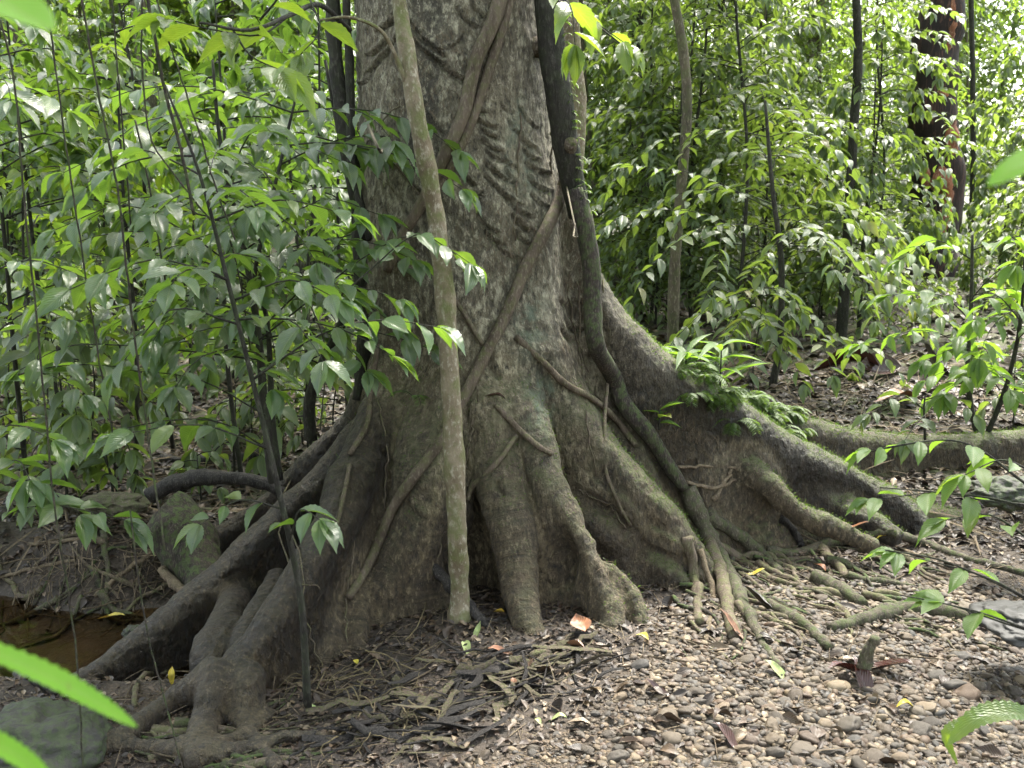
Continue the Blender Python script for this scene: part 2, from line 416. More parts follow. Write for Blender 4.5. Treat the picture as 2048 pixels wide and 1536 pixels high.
# ------------------------------------------------------------------ terrain
def gz(x, y):
    x = np.asarray(x, float); y = np.asarray(y, float)
    z = .16 * smooth(5.2, 8.5, y) + .3 * smooth(9, 22, y) - .06 * smooth(.8, 3., x) * (1 - smooth(4.5, 6, y))
    # hollow with the pool at the left front, cut bank behind it
    hol = smooth(-1.2, -1.6, x) * smooth(5.35, 4.9, y + .12 * np.sin(x * 5)) * smooth(3.85, 4.2, y)
    z = z - .34 * hol
    z = z - .1 * smooth(-.3, -1.1, x) * smooth(4.8, 3.9, y)
    z = z + .05 * np.exp(-((x - .1) ** 2 / .5 + (y - 4.1) ** 2 / .15))
    q = np.stack([x.ravel(), y.ravel(), np.zeros(x.size)], 1)
    amp = .02 + .05 * smooth(5, 8, y) + .05 * smooth(-1.1, -1.5, x) * smooth(4.7, 5., y) * (1 - smooth(5.4, 6, y))
    z = z + amp * fbm(q * 1.7, 3, 5).reshape(x.shape) + .006 * fbm(q * 11, 2, 9).reshape(x.shape)
    return z
def gzf(x, y): return float(gz(np.array([x]), np.array([y]))[0])
def G(px, py):
    d = ray(px, py)
    loc, nn, _, ds = ground_bvh.ray_cast(Vector((0, 0, CAM_H)), d.normalized(), 200)
    if loc is None: loc = Vector((0, 0, CAM_H)) + d * 60; loc.z = gzf(loc.x, loc.y)
    return loc

def grid(xs, ys):
    X, Y = np.meshgrid(xs, ys); Z = gz(X, Y)
    V = np.stack([X.ravel(), Y.ravel(), Z.ravel()], 1)
    nx, ny = len(xs), len(ys)
    i = np.arange(ny - 1)[:, None] * nx; j = np.arange(nx - 1)[None]
    q = np.stack([i + j, i + j + 1, i + nx + j + 1, i + nx + j], -1).reshape(-1, 4)
    return V, q
def gravel_mask(x, y):
    """1 on the pebble bar at the lower right and in the little patch between the left roots"""
    edge = .32 + 1.25 * (y - 3.1) + .12 * np.sin(x * 7)
    a = smooth(0, .35, x - edge * .55 + .35) * (1 - smooth(4.35, 4.9, y - .12 * x))
    b = np.exp(-(((x + 1.3) / .35) ** 2 + ((y - 3.72) / .28) ** 2) ** 2)
    nz = fbm(np.stack([x, y, x * 0], -1).reshape(-1, 3) * 3.2, 3, 61).reshape(np.shape(x))
    a = np.clip(a * 1.15 + .55 * nz * (1 - np.abs(a * 2 - 1) * .6) - .06, 0, 1)
    return np.clip(a + b, 0, 1)
xs = np.concatenate([np.linspace(-200, -8, 24), np.linspace(-7.6, -4.05, 40), np.linspace(-4, 4, 330), np.linspace(4.05, 7.6, 40), np.linspace(8, 200, 24)])
ys = np.concatenate([np.linspace(-200, 0, 18), np.linspace(.3, 2.4, 12), np.linspace(2.5, 7, 200), np.linspace(7.1, 25, 120), np.linspace(27, 220, 24)])
V, q = grid(xs, ys)
A = np.zeros((len(V), 3))
A[:, 0] = gravel_mask(V[:, 0], V[:, 1])
A[:, 1] = smooth(5, 7, V[:, 1]) * .5
A[:, 2] = smooth(-.2, -.3, V[:, 2]) * (V[:, 0] < -1)
mb = MB(); mb.add(V, q, A); ground = mb.build('ground', M['ground']); ground['kind'] = 'structure'
ground_bvh = BVHTree.FromPolygons([Vector(v) for v in V], q.tolist())

WZ = -.27
mb = MB()
wx, wy = np.meshgrid(np.linspace(-4.2, -1.2, 12), np.linspace(3.2, 5.4, 10))
wv = np.stack([wx.ravel(), wy.ravel(), np.full(wx.size, WZ)], 1)
i = np.arange(9)[:, None] * 12; j = np.arange(11)[None]
mb.add(wv, np.stack([i + j, i + j + 1, i + 13 + j, i + 12 + j], -1).reshape(-1, 4))
mb.build('stream_water', M['water'])['kind'] = 'structure'

# ------------------------------------------------------------------ the giant buttressed tree
AX = [(-.08, 5.15, -.3, .52), (-.1, 5.15, .2, .52), (-.15, 5.12, .6, .53), (-.2, 5.1, 1.0, .53), (-.235, 5.1, 1.5, .505), (-.27, 5.1, 2.0, .475),
      (-.285, 5.1, 2.7, .455), (-.3, 5.1, 4., .43), (-.3, 5.1, 7.2, .36)]
def axis_at(z):
    a = np.array(AX); return [np.interp(z, a[:, 2], a[:, k]) for k in (0, 1, 3)]
body = MB()
pts = curve([a[:3] for a in AX], 4); rad = lerp_list([a[3] for a in AX], len(pts))
rad = [float(np.interp(p.z, [a[2] for a in AX], [a[3] for a in AX])) for p in pts]
body.tube(pts, rad, 40)

# crest lines: (px, py, forward distance, half thickness at the crest, flare at the ground)
FINS = {
 'right_far':  [(1110, 260, 5.15, .10, .1), (1160, 430, 5.12, .16, .16), (1215, 570, 5.1, .19, .2), (1290, 665, 5.12, .18, .2), (1395, 740, 5.2, .15, .2), (1500, 808, 5.28, .13, .18),
                (1600, 878, 5.35, .11, .16), (1700, 930, 5.4, .1, .13), (1790, 975, 5.4, .09, .1), (1850, 1025, 5.38, .08, .08), (1900, 1085, 5.35, .05, .05)],
 'right_back': [(1180, 560, 5.4, .1, .1), (1400, 760, 5.8, .09, .1), (1560, 820, 6.1, .09, .1), (1680, 850, 6.3, .1, .1), (1800, 870, 6.45, .1, .08), (1930, 868, 6.5, .09, .06), (2100, 850, 6.7, .09, .06)],
 'right_mid':  [(1110, 600, 4.9, .12, .1), (1160, 760, 4.8, .14, .14), (1210, 850, 4.75, .13, .16), (1275, 930, 4.72, .12, .15), (1340, 1000, 4.7, .1, .12), (1395, 1075, 4.7, .07, .07), (1440, 1150, 4.65, .05, .05), (1480, 1230, 4.5, .04, .04)],
 'front_right': [(1020, 600, 4.72, .1, .04), (1060, 780, 4.56, .1, .04), (1090, 890, 4.44, .085, .05), (1132, 985, 4.34, .075, .05), (1172, 1065, 4.26, .07, .05), (1207, 1140, 4.2, .065, .05), (1232, 1205, 4.12, .06, .05), (1225, 1262, 4.05, .05, .04)],
 'left_front': [(800, 650, 4.78, .09, .1), (755, 790, 4.62, .12, .14), (715, 880, 4.48, .12, .2), (680, 975, 4.32, .11, .24), (625, 1075, 4.13, .10, .26), (565, 1170, 3.96, .095, .24), (505, 1260, 3.82, .085, .16), (455, 1325, 3.72, .08, .1), (430, 1370, 3.64, .07, .07)],
 'left_long':  [(780, 620, 5.0, .09, .1), (720, 790, 4.95, .09, .1), (640, 920, 4.85, .085, .1), (560, 1000, 4.72, .09, .1), (470, 1090, 4.6, .09, .1), (380, 1175, 4.45, .09, .09), (290, 1250, 4.28, .085, .08), (200, 1312, 4.12, .08, .06), (120, 1355, 4.0, .07, .05), (30, 1385, 3.95, .06, .04)],
 'left_back':  [(760, 640, 5.3, .09, .1), (715, 790, 5.3, .09, .1), (650, 865, 5.3, .08, .1), (570, 945, 5.3, .075, .1), (500, 1005, 5.25, .07, .1), (420, 1060, 5.2, .07, .08), (330, 1100, 5.2, .05, .05)],
 'front_left': [(880, 640, 4.68, .13, .04), (850, 800, 4.5, .15, .06), (830, 930, 4.38, .15, .08), (800, 1030, 4.32, .13, .1), (770, 1110, 4.28, .1, .1), (745, 1180, 4.2, .07, .07)],
 'front_rib': [(905, 640, 4.66, .1, .04), (895, 850, 4.5, .1, .05), (888, 980, 4.42, .1, .06), (880, 1080, 4.36, .09, .07), (868, 1160, 4.3, .06, .05)],
}
def fin_world(name):
    out = []
    for (px, py, Y, w, fl) in FINS[name]:
        p = P(px, py, Y); out.append((p, w, fl))
    return out
fin_paths = {}
for nm in FINS:
    fw = fin_world(nm)
    pts = curve([f[0] for f in fw], 4); n = len(pts)
    ws = lerp_list([f[1] for f in fw], n); fl = lerp_list([f[2] for f in fw], n)
    # start inside the trunk
    z0 = pts[0].z; ax = axis_at(z0)
    fin_paths[nm] = pts
    secs = []
    m = 14
    for i in range(n):
        a = pts[max(i - 3, 0)]; b = pts[min(i + 3, n - 1)]
        d = Vector((b.x - a.x, b.y - a.y, 0))
        if d.length < 1e-3: d = Vector((0, -1, 0))
        d.normalize(); s = Vector((-d.y, d.x, 0))
        c = pts[i]; zb = gzf(c.x, c.y) - .18; h = max(c.z - zb, .12)
        ring = []
        wob = .03 * math.sin(i * 1.3 + len(nm))
        for k in range(m + 1):
            t = k / m            # 0 = ground left, .5 = crest, 1 = ground right
            sd = -1 if t < .5 else 1; q_ = abs(t - .5) * 2   # 0 crest .. 1 ground
            top = min(ws[i] * 1.0, h * .5)
            if q_ < .35:
                an = (q_ / .35) * math.pi / 2
                wv_ = ws[i] * math.sin(an); zz = c.z - top * (1 - math.cos(an))
            else:
                u_ = (q_ - .35) / .65
                zz = (c.z - top) * (1 - u_) + zb * u_
                wv_ = ws[i] * (1 - .12 * math.sin(u_ * math.pi)) + fl[i] * u_ ** 2.2
            ring.append(np.array(c) * [1, 1, 0] + [0, 0, zz] + np.array(s) * (sd * wv_ + wob * q_))
        secs.append(np.array(ring))
    V = np.concatenate(secs); mm = m + 1
    i = np.arange(n - 1)[:, None] * mm; j = np.arange(mm)[None]; j2 = (j + 1) % mm
    qf = np.stack([i + j, i + mm + j, i + mm + j2, i + j2], -1).reshape(-1, 4)
    capa = [np.array([[0, k + 1, k] for k in range(1, mm - 1)]), np.array([[(n - 1) * mm, (n - 1) * mm + k, (n - 1) * mm + k + 1] for k in range(1, mm - 1)])]
    body.add(V, [qf[:, ::-1]] + [c_[:, ::-1] for c_ in capa])

# free rounded roots: (px, py, Y, radius)
ROOTS = {
 'front_centre': [(975, 700, 4.72, .12), (995, 900, 4.52, .11), (1010, 1010, 4.38, .095), (1030, 1100, 4.3, .09), (1040, 1170, 4.2, .08), (1052, 1240, 4.08, .075), (1066, 1300, 3.98, .065), (1078, 1345, 3.92, .05)],
 'low_right':  [(1130, 1000, 4.75, .08), (1200, 1055, 4.62, .075), (1270, 1105, 4.65, .07), (1335, 1145, 4.6, .06), (1385, 1195, 4.55, .045), (1400, 1240, 4.45, .03)],
 'knee':       [(1212, 1130, 4.25, .05), (1240, 1165, 4.24, .05), (1258, 1190, 4.22, .05), (1272, 1225, 4.18, .048), (1280, 1265, 4.12, .04), (1282, 1300, 4.05, .035)],
 'toe_one':    [(440, 1335, 3.72, .08), (392, 1372, 3.64, .065), (345, 1415, None, .055), (300, 1445, None, .045), (250, 1480, None, .038), (190, 1500, None, .02)],
 'toe_two':    [(445, 1350, 3.68, .1), (425, 1395, 3.56, .06), (416, 1445, None, .055), (405, 1500, None, .055), (390, 1545, None, .05)],
 'toe_three':  [(490, 1345, 3.72, .1), (495, 1390, 3.6, .085), (488, 1430, None, .07), (478, 1465, None, .04)],
 'toe_four':   [(560, 1420, None, .022), (532, 1445, None, .035), (500, 1470, None, .038), (455, 1495, None, .038), (425, 1525, None, .035)],
 'toe_five':   [(410, 1500, None, .055), (360, 1512, None, .045), (300, 1505, None, .038), (240, 1500, None, .03), (150, 1522, None, .018)],
 'toe_six':    [(410, 1520, None, .055), (470, 1515, None, .045), (540, 1490, None, .04), (620, 1478, None, .032), (700, 1500, None, .018)],
 'toe_seven':  [(480, 1440, None, .05), (525, 1500, None, .035), (560, 1545, None, .03)],
 'left_web':   [(490, 1175, 4.62, .06), (450, 1240, 4.25, .075), (428, 1300, 4.0, .075), (410, 1350, 3.86, .07)],
 'left_fold':  [(560, 1150, 4.5, .06), (510, 1250, 4.12, .065), (475, 1310, 3.9, .06)],
 'left_small': [(720, 1130, 4.3, .05), (722, 1200, 4.2, .045), (718, 1270, 4.08, .04), (725, 1330, 3.98, .035)],
 'back_knee':  [(1470, 930, 5.2, .07), (1530, 970, 5.1, .07), (1600, 1030, 5.05, .06), (1680, 1060, 5.0, .04), (1750, 1095, 4.95, .03)],
 'back_wall':  [(1600, 1000, 5.35, .09), (1680, 1020, 5.3, .09), (1750, 1050, 5.2, .08), (1800, 1080, 5.1, .05)],
 'far_tip':    [(1760, 1000, 5.5, .07), (1850, 1040, 5.6, .08), (1960, 1050, 5.7, .07), (2080, 1060, 5.8, .05)],
}
root_paths = {}
for nm, L_ in ROOTS.items():
    pts = curve([P(a, b, Y) if Y else G(a, b) + Vector((0, 0, r * .45)) for a, b, Y, r in L_], 5); root_paths[nm] = pts
    body.tube(pts, lerp_list([r for *_, r in L_], len(pts)), 14, bump=.12, seed=len(nm))

raw = body.build('raw', M['giant'])
md = raw.modifiers.new('r', 'REMESH'); md.mode = 'VOXEL'; md.voxel_size = .0105; md.use_smooth_shade = True
dg = bpy.context.evaluated_depsgraph_get()
me = bpy.data.meshes.new_from_object(raw.evaluated_get(dg))
nv = len(me.vertices); co = np.empty(nv * 3, np.float32); me.vertices.foreach_get('co', co); co = co.reshape(-1, 3).astype(float)
ls = np.empty(len(me.loops), np.int32); me.loops.foreach_get('vertex_index', ls)
lt = np.empty(len(me.polygons), np.int32); me.polygons.foreach_get('loop_total', lt)
quads = ls.reshape(-1, 4) if (lt == 4).all() else None
if quads is None:
    qs = []; k = 0
    for t in lt:
        f = ls[k:k + t]; k += t
        qs.append(f if t == 4 else [f[0], f[1], f[2], f[2]])
    quads = np.array(qs)
bpy.data.objects.remove(raw)
ed = np.concatenate([quads[:, [0, 1]], quads[:, [1, 2]], quads[:, [2, 3]], quads[:, [3, 0]]]); ed = ed[ed[:, 0] != ed[:, 1]]
def avg(Vx):
    acc = np.zeros_like(Vx); cnt = np.bincount(ed.ravel(), minlength=nv).astype(float)
    for k in range(3):
        acc[:, k] = np.bincount(ed[:, 0], Vx[ed[:, 1], k], nv) + np.bincount(ed[:, 1], Vx[ed[:, 0], k], nv)
    return acc / np.maximum(cnt, 1)[:, None]
for k in range(24):
    co = co * .4 + avg(co) * .6
def normals(Vx):
    a = Vx[quads[:, 2]] - Vx[quads[:, 0]]; b = Vx[quads[:, 3]] - Vx[quads[:, 1]]; n_ = np.cross(a, b)
    N = np.zeros_like(Vx)
    for c_ in range(4):
        for k in range(3): N[:, k] += np.bincount(quads[:, c_], n_[:, k], nv)
    return N / np.maximum(np.linalg.norm(N, axis=1), 1e-9)[:, None]
N = normals(co)
if (N * (co - np.array([-.2, 5.1, 0])) * [1, 1, 0]).sum(1).mean() < 0: N = -N; quads = quads[:, ::-1]
# nearest root path, distance along it
all_paths = {**fin_paths, **root_paths}; names = list(all_paths)
best = np.full(nv, 1e9); sec = np.full(nv, 1e9); who = np.zeros(nv, int); along = co[:, 2].copy(); across = np.zeros(nv)
axx, axy, axr = axis_at(co[:, 2])
rad_d = np.hypot(co[:, 0] - axx, co[:, 1] - axy)
for wi, nm in enumerate(names):
    pp = np.array([list(p) for p in all_paths[nm]]); L = 0; own = np.full(nv, 1e9)
    isfin = nm in fin_paths
    for a, b in zip(pp[:-1], pp[1:]):
        ab = b - a; l_ = np.linalg.norm(ab)
        if isfin:
            ab2 = ab.copy(); ab2[2] *= .3; rel = co - a; rel[:, 2] *= .3
            t = np.clip((rel @ ab2) / max(ab2 @ ab2, 1e-9), 0, 1)
            dd = co - (a + t[:, None] * ab); dist = np.sqrt(dd[:, 0] ** 2 + dd[:, 1] ** 2 + (np.where(dd[:, 2] > 0, 1., .25) * dd[:, 2]) ** 2)
        else:
            t = np.clip(((co - a) @ ab) / max(ab @ ab, 1e-9), 0, 1); dd = co - (a + t[:, None] * ab); dist = np.linalg.norm(dd, axis=1) * .9
        own = np.minimum(own, dist)
        u_ = dist < best
        sec[u_ & (who != wi)] = np.minimum(sec, best)[u_ & (who != wi)]
        best[u_] = dist[u_]; who[u_] = wi; along[u_] = L + t[u_] * l_; across[u_] = dd[u_, 2]
        L += l_
    o_ = (who != wi); sec[o_] = np.minimum(sec[o_], own[o_])
rootness = smooth(1.05, 1.45, rad_d / axr) * smooth(.42, .2, best)
rootness *= smooth(0, .05, sec - best)
rootness *= 1 - .75 * smooth(-.12, -.4, across) * np.array([n_ in ('right_far', 'right_back', 'right_mid') for n_ in names])[who]
rootness = np.maximum(rootness, smooth(.7, .2, co[:, 2]) * smooth(.95, 1.15, rad_d / axr) * .6)
wet_shade_amt = {'left_long': 1., 'left_back': .8, 'left_front': 1., 'right_far': 1., 'toe_one': .8, 'toe_two': .8, 'toe_three': .8, 'toe_four': .6, 'toe_five': .7, 'toe_six': .7, 'toe_seven': .7, 'left_web': 1., 'left_fold': 1., 'back_wall': .8, 'low_right': .5, 'right_back': .4}  # damp darkening per root, with shade of the root faces painted in
wet = np.array([wet_shade_amt.get(n_, 0.) for n_ in names])[who] * smooth(1.05, 1.35, rad_d / axr) * smooth(1.15, .75, co[:, 2])
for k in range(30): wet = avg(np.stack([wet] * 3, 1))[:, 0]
# relief -------------------------------------------------------------
proj_t = co - [0, 0, CAM_H]
fwd = proj_t[:, 1] * CP - proj_t[:, 2] * SP; upc = proj_t[:, 1] * SP + proj_t[:, 2] * CP
PX = 1024 + F * proj_t[:, 0] / fwd; PY = 768 - F * upc / fwd
front = (co[:, 1] < axy + .05)
disp = .022 * fbm(co * [3, 3, 1.4], 3, 1) * (1 - .5 * rootness) + .007 * fbm(co * [14, 14, 8], 3, 3) * (1 - .6 * rootness)
th = np.arctan2(co[:, 0] - axx, -(co[:, 1] - axy))
flute = np.sin(th * 7 + 1.2 * np.sin(co[:, 2] * 1.7) + .6) * .03 * smooth(2.3, .7, co[:, 2]) * (1 - rootness)
disp += flute
disp += rootness * .0025 * vnoise(np.stack([along * 40, across * 9, th * 6], 1), 4) + rootness * .014 * vnoise(co * 4.5, 8) + rootness * .007 * vnoise(co * 13, 18) + .0045 * np.abs(vnoise(co * [38, 38, 26], 28)) + .003 * vnoise(co * [60, 60, 40], 29)
# lumps where moss and old scars swell the bark
disp += .02 * np.clip(vnoise(co * [5, 5, 5], 12), 0, 1) ** 2 * smooth(1.9, 1.2, co[:, 2])
def zz(x, y): return (680 + x * .3418, y * .3418)
SCARS = []
for (a, b, c_, d, w, dp) in [
    (760, 610, 850, 650, 16, 1), (790, 680, 905, 740, 20, 1.2), (825, 745, 915, 800, 18, 1.2), (840, 815, 935, 880, 20, 1.2), (865, 885, 965, 935, 16, 1), (870, 965, 1010, 1060, 18, 1.2),
    (880, 1050, 1040, 1180, 18, 1.1), (960, 910, 1020, 970, 16, .9), (970, 980, 1030, 1050, 14, .9), (990, 710, 1050, 770, 12, .8), (1060, 790, 1130, 860, 18, 1.1), (1080, 870, 1150, 930, 16, 1), (1100, 950, 1200, 1010, 18, 1.1),
    (1110, 1040, 1200, 1110, 16, 1), (1000, 1170, 1110, 1260, 20, 1.2), (1030, 1260, 1130, 1350, 20, 1.2), (1050, 1350, 1140, 1430, 18, 1.1), (820, 1260, 920, 1350, 18, 1.1), (860, 1350, 960, 1420, 16, 1), (940, 1430, 1040, 1500, 16, 1),
    (1060, 640, 1140, 740, 12, .8), (940, 600, 1000, 650, 12, .7), (1130, 1140, 1210, 1210, 14, .9),
    (150, 410, 250, 310, 16, 1), (160, 310, 250, 230, 20, 1.2), (170, 380, 330, 200, 14, .9), (220, 170, 320, 70, 18, 1.1), (100, 480, 180, 400, 14, .8), (260, 130, 320, 100, 14, 1),
    (420, 130, 590, 300, 20, 1.3), (450, 240, 620, 370, 14, .9), (540, 320, 720, 460, 22, 1.3), (600, 280, 700, 220, 14, .9), (780, 20, 860, 100, 18, 1.1), (700, 60, 800, 150, 14, .9),
    (650, 910, 770, 1060, 20, 1.4), (340, 960, 470, 1110, 18, 1.3), (500, 600, 590, 760, 16, 1), (770, 1140, 840, 1100, 14, .9), (770, 1170, 850, 1130, 12, .8), (250, 1180, 360, 1330, 16, 1), (580, 1150, 640, 1100, 12, .8)]:
    ea, eb = (c_ - a) * .22, (d - b) * .22; SCARS.append((*zz(a - ea, b - eb), *zz(c_ + ea, d + eb), w * .22, dp * .017))
for (a, b, c_, d, w, dp) in [(1150, 600, 1190, 615, 6, .02), (1155, 628, 1195, 645, 6, .02), (1110, 655, 1150, 680, 7, .02), (1115, 590, 1140, 610, 5, .018), (1180, 680, 1215, 690, 6, .02), (820, 1000, 850, 1040, 7, .02), (1000, 960, 1014, 995, 6, .02),
    (940, 985, 965, 1040, 7, .02), (760, 870, 790, 930, 8, .02), (900, 820, 925, 900, 8, .02), (1085, 720, 1095, 820, 7, .02), (980, 700, 1000, 760, 8, .02), (1130, 640, 1175, 660, 6, .02), (1170, 710, 1230, 725, 7, .02)]:
    SCARS.append((a, b, c_, d, w, dp))
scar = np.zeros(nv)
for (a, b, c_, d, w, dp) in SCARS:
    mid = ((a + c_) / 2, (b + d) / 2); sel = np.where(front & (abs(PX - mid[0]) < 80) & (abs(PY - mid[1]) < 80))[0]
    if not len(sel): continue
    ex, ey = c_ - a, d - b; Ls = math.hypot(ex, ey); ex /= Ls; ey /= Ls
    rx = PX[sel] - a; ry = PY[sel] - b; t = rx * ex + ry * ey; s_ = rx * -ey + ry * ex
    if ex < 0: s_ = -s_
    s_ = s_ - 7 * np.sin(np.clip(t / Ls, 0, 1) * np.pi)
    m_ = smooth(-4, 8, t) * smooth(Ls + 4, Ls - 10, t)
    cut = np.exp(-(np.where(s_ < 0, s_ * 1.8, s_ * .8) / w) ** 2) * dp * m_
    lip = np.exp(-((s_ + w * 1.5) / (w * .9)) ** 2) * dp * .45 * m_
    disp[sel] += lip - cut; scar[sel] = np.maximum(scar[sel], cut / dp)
# split crack and cavities of the front roots
for (cx, cy, rx, ry, dp) in [(1125, 1135, 26, 60, .16), (1130, 1235, 30, 30, .06), (925, 1120, 40, 60, .1), (1040, 700, 60, 35, -.05), (1020, 820, 60, 60, -.03), (860, 960, 40, 90, -.03)]:
    sel = np.where(front & (abs(PX - cx) < rx * 3) & (abs(PY - cy) < ry * 3))[0]
    disp[sel] -= dp * np.exp(-((PX[sel] - cx) / rx) ** 2 - ((PY[sel] - cy) / ry) ** 2)
co = co + N * disp[:, None]
N2 = normals(co)
if (N2 * N).sum() < 0: N2 = -N2
upf = smooth(.15, .75, N2[:, 2]); wet *= 1 - .4 * upf  # damp and painted shade kept weaker on up-facing bark
rightness = smooth(900, 1150, PX)
moss = np.clip(upf * (.35 + .65 * smooth(1180, 1350, PX)) + .35 * smooth(2.1, 1.2, co[:, 2]) * smooth(.2, .8, co[:, 2]) * smooth(-.3, .4, vnoise(co * 1.6, 20)) + .35 * rightness * smooth(1.2, 1.8, co[:, 2]) * smooth(-.2, .5, vnoise(co * 2, 21)), 0, 1)
moss *= 1 - .9 * np.clip(wet * 1.4, 0, 1) * (1 - upf)
moss *= 1 - .75 * ((co[:, 0] < -.55) & (co[:, 2] < .9))
alg = np.zeros(nv)
for (cx, cy, rx, ry) in [(1025, 300, 18, 60), (1050, 350, 16, 50), (1060, 640, 30, 70), (1080, 800, 30, 60), (1035, 240, 12, 40)]:
    alg = np.maximum(alg, np.exp(-((PX - cx) / rx) ** 2 - ((PY - cy) / ry) ** 2) * front)
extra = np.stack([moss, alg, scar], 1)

giant = thing('buttress_tree', 'huge grey tree with flaring buttress roots filling the centre', 'tree', (-.15, 5.1, 0))
fc = co[quads].mean(1); fax, fay, far_ = axis_at(fc[:, 2]); frd = np.hypot(fc[:, 0] - fax, fc[:, 1] - fay)
fwho = who[quads[:, 0]]; istrunk = (frd < far_ * 1.22) | (fc[:, 2] > 1.75) | (best[quads[:, 0]] > .5)
low = np.array([nm in root_paths for nm in names])[fwho] & (fc[:, 1] < 4.75) & (frd > far_ * .85) & (fc[:, 2] < .55)
istrunk &= ~low
part_of = np.where(istrunk, -1, fwho)
merge = {'toe_one': 'left_front', 'toe_two': 'left_front', 'back_wall': 'right_far', 'far_tip': 'right_far', 'left_web': 'left_front', 'left_fold': 'left_front'}
for a, b in merge.items(): part_of[part_of == names.index(a)] = names.index(b)
for pi in np.unique(part_of):
    if pi < 0: continue
    fi = np.where(part_of == pi)[0]; qq = quads[fi]; lab = np.arange(nv)
    while True:
        m_ = lab[qq].min(1); old = lab[qq].sum()
        for c_ in range(4): np.minimum.at(lab, qq[:, c_], m_)
        lab[qq.ravel()] = lab[lab[qq.ravel()]]
        if lab[qq].sum() == old: break
    l0 = lab[qq[:, 0]]; ids, cn = np.unique(l0, return_counts=True)
    part_of[fi[l0 != ids[cn.argmax()]]] = -1
lc = np.stack([along, across, rootness], 1)
root_label = {'right_far': 'long tapering buttress with ferns and moss on its crest', 'left_long': 'long smooth dark buttress running down to the pool'}
for pi in np.unique(part_of):
    f = quads[part_of == pi]
    if len(f) < 30: f = f
    used, inv = np.unique(f.ravel(), return_inverse=True)
    mb = MB(); mb.add(co[used], inv.reshape(-1, 4), lc[used])
    nm = 'trunk' if pi < 0 else ('buttress_root' if names[pi] in fin_paths else 'surface_root')
    o = mb.build(nm, M['giant'], giant)
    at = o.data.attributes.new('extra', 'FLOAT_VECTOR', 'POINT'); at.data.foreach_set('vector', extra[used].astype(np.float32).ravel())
    at = o.data.attributes.new('wet', 'FLOAT', 'POINT'); at.data.foreach_set('value', wet[used].astype(np.float32))  # dampness together with the painted root shade
    if pi >= 0 and names[pi] in root_label: o['label'] = root_label[names[pi]]
tree_bvh = BVHTree.FromPolygons([Vector(v) for v in co], quads.tolist())

CAMP = Vector((0, 0, CAM_H))
def crest(px, py0=450, py1=1100):
    """topmost point of the giant tree's root along a pixel column"""
    py = py0
    while py < py1:
        loc, nn, _, ds = tree_bvh.ray_cast(CAMP, ray(px, py).normalized(), 80)
        if loc is not None: return loc
        py += 3
    return hit(px, py1)[0]
def hit(px, py, off=0., tree=True):
    """first surface of tree or ground seen at a pixel, moved back towards the camera by off"""
    d = ray(px, py).normalized(); b = None
    for t in ([tree_bvh] if tree else []) + [ground_bvh]:
        loc, nn, _, ds = t.ray_cast(CAMP, d, 80)
        if loc is not None and (b is None or ds < b[2]): b = (loc, nn, ds)
    if b is None: return P(px, py, 25), Vector((0, 0, 1))
    n_ = b[1] if b[1].dot(d) < 0 else -b[1]
    return b[0] + n_ * off, n_

# ------------------------------------------------------------------ leaf shapes: (V, [faces], (u, v, rnd))
def leaf_shape(n=5, width=.42, fold=.18, droop=.25, across=3, tip=.0, serr=0., wave=0., peak=.45, seed=0):
    """unit-length leaf along +y, blade across x, upper side +z"""
    rs = np.random.RandomState(seed)
    us = np.linspace(-1, 1, across); V = []; A = []
    ts = np.linspace(0, 1, n + 2)
    for k, t in enumerate(ts):
        if t <= peak: w = math.sin(t / peak * math.pi / 2) ** .75
        else: w = math.cos((t - peak) / (1 - peak) * math.pi / 2) ** (.9 + tip)
        w = max(w, .012) * width / 2
        if 0 < k < n + 1: w *= 1 + serr * (1 if k % 2 else -1)
        for u in us:
            zz_ = abs(u) * fold * w * 2 - droop * t * t + wave * math.sin(t * 19) * abs(u) * .5
            V.append((u * w, t, zz_)); A.append((u, t, 0))
    V = np.array(V); m = across
    i = np.arange(n + 1)[:, None] * m; j = np.arange(m - 1)[None]
    q_ = np.stack([i + j, i + j + 1, i + m + j + 1, i + m + j], -1).reshape(-1, 4)
    return V, [q_], np.array(A, float)
LS = {
 'near': [leaf_shape(15, .46, .25, d, 5, .35, .05, .012, .48, k) for k, d in enumerate((.15, .3, .45))],
 'mid': [leaf_shape(5, .44, .25, d, 3, .3, 0, 0, .45, k) for k, d in enumerate((.1, .25, .42))],
 'far': [leaf_shape(2, .48, .3, d, 3, .1, 0, 0, .45, k) for k, d in enumerate((.1, .3))],
 'lance': [leaf_shape(9, .2, .35, d, 3, .2, 0, .01, .45, k) for k, d in enumerate((.35, .6, .85))],
 'needle': [leaf_shape(2, .28, .2, .15, 3, 0, 0, 0, .3)],
}
def norm(a): return a / np.maximum(np.linalg.norm(a, axis=-1, keepdims=True), 1e-9)
class Leaves:
    def __init__(s): s.p = []; s.d = []; s.n = []; s.s = []
    def add(s, p, d, n, size): s.p.append(tuple(p)); s.d.append(tuple(d)); s.n.append(tuple(n)); s.s.append(size)
    def into(s, mb, shapes, seed=0, aspect=1.):
        if not s.p: return
        rs = np.random.RandomState(seed)
        p = np.array(s.p); d = norm(np.array(s.d)); n = np.array(s.n); x = norm(np.cross(d, n)); z = np.cross(x, d); sz = np.array(s.s)[:, None]
        w = rs.randint(0, len(shapes), len(p)); r = rs.rand(len(p))
        for k, sh in enumerate(shapes):
            m_ = w == k
            mb.scatter(sh, p[m_], (x * sz * aspect)[m_], (d * sz)[m_], (z * sz)[m_], r[m_])
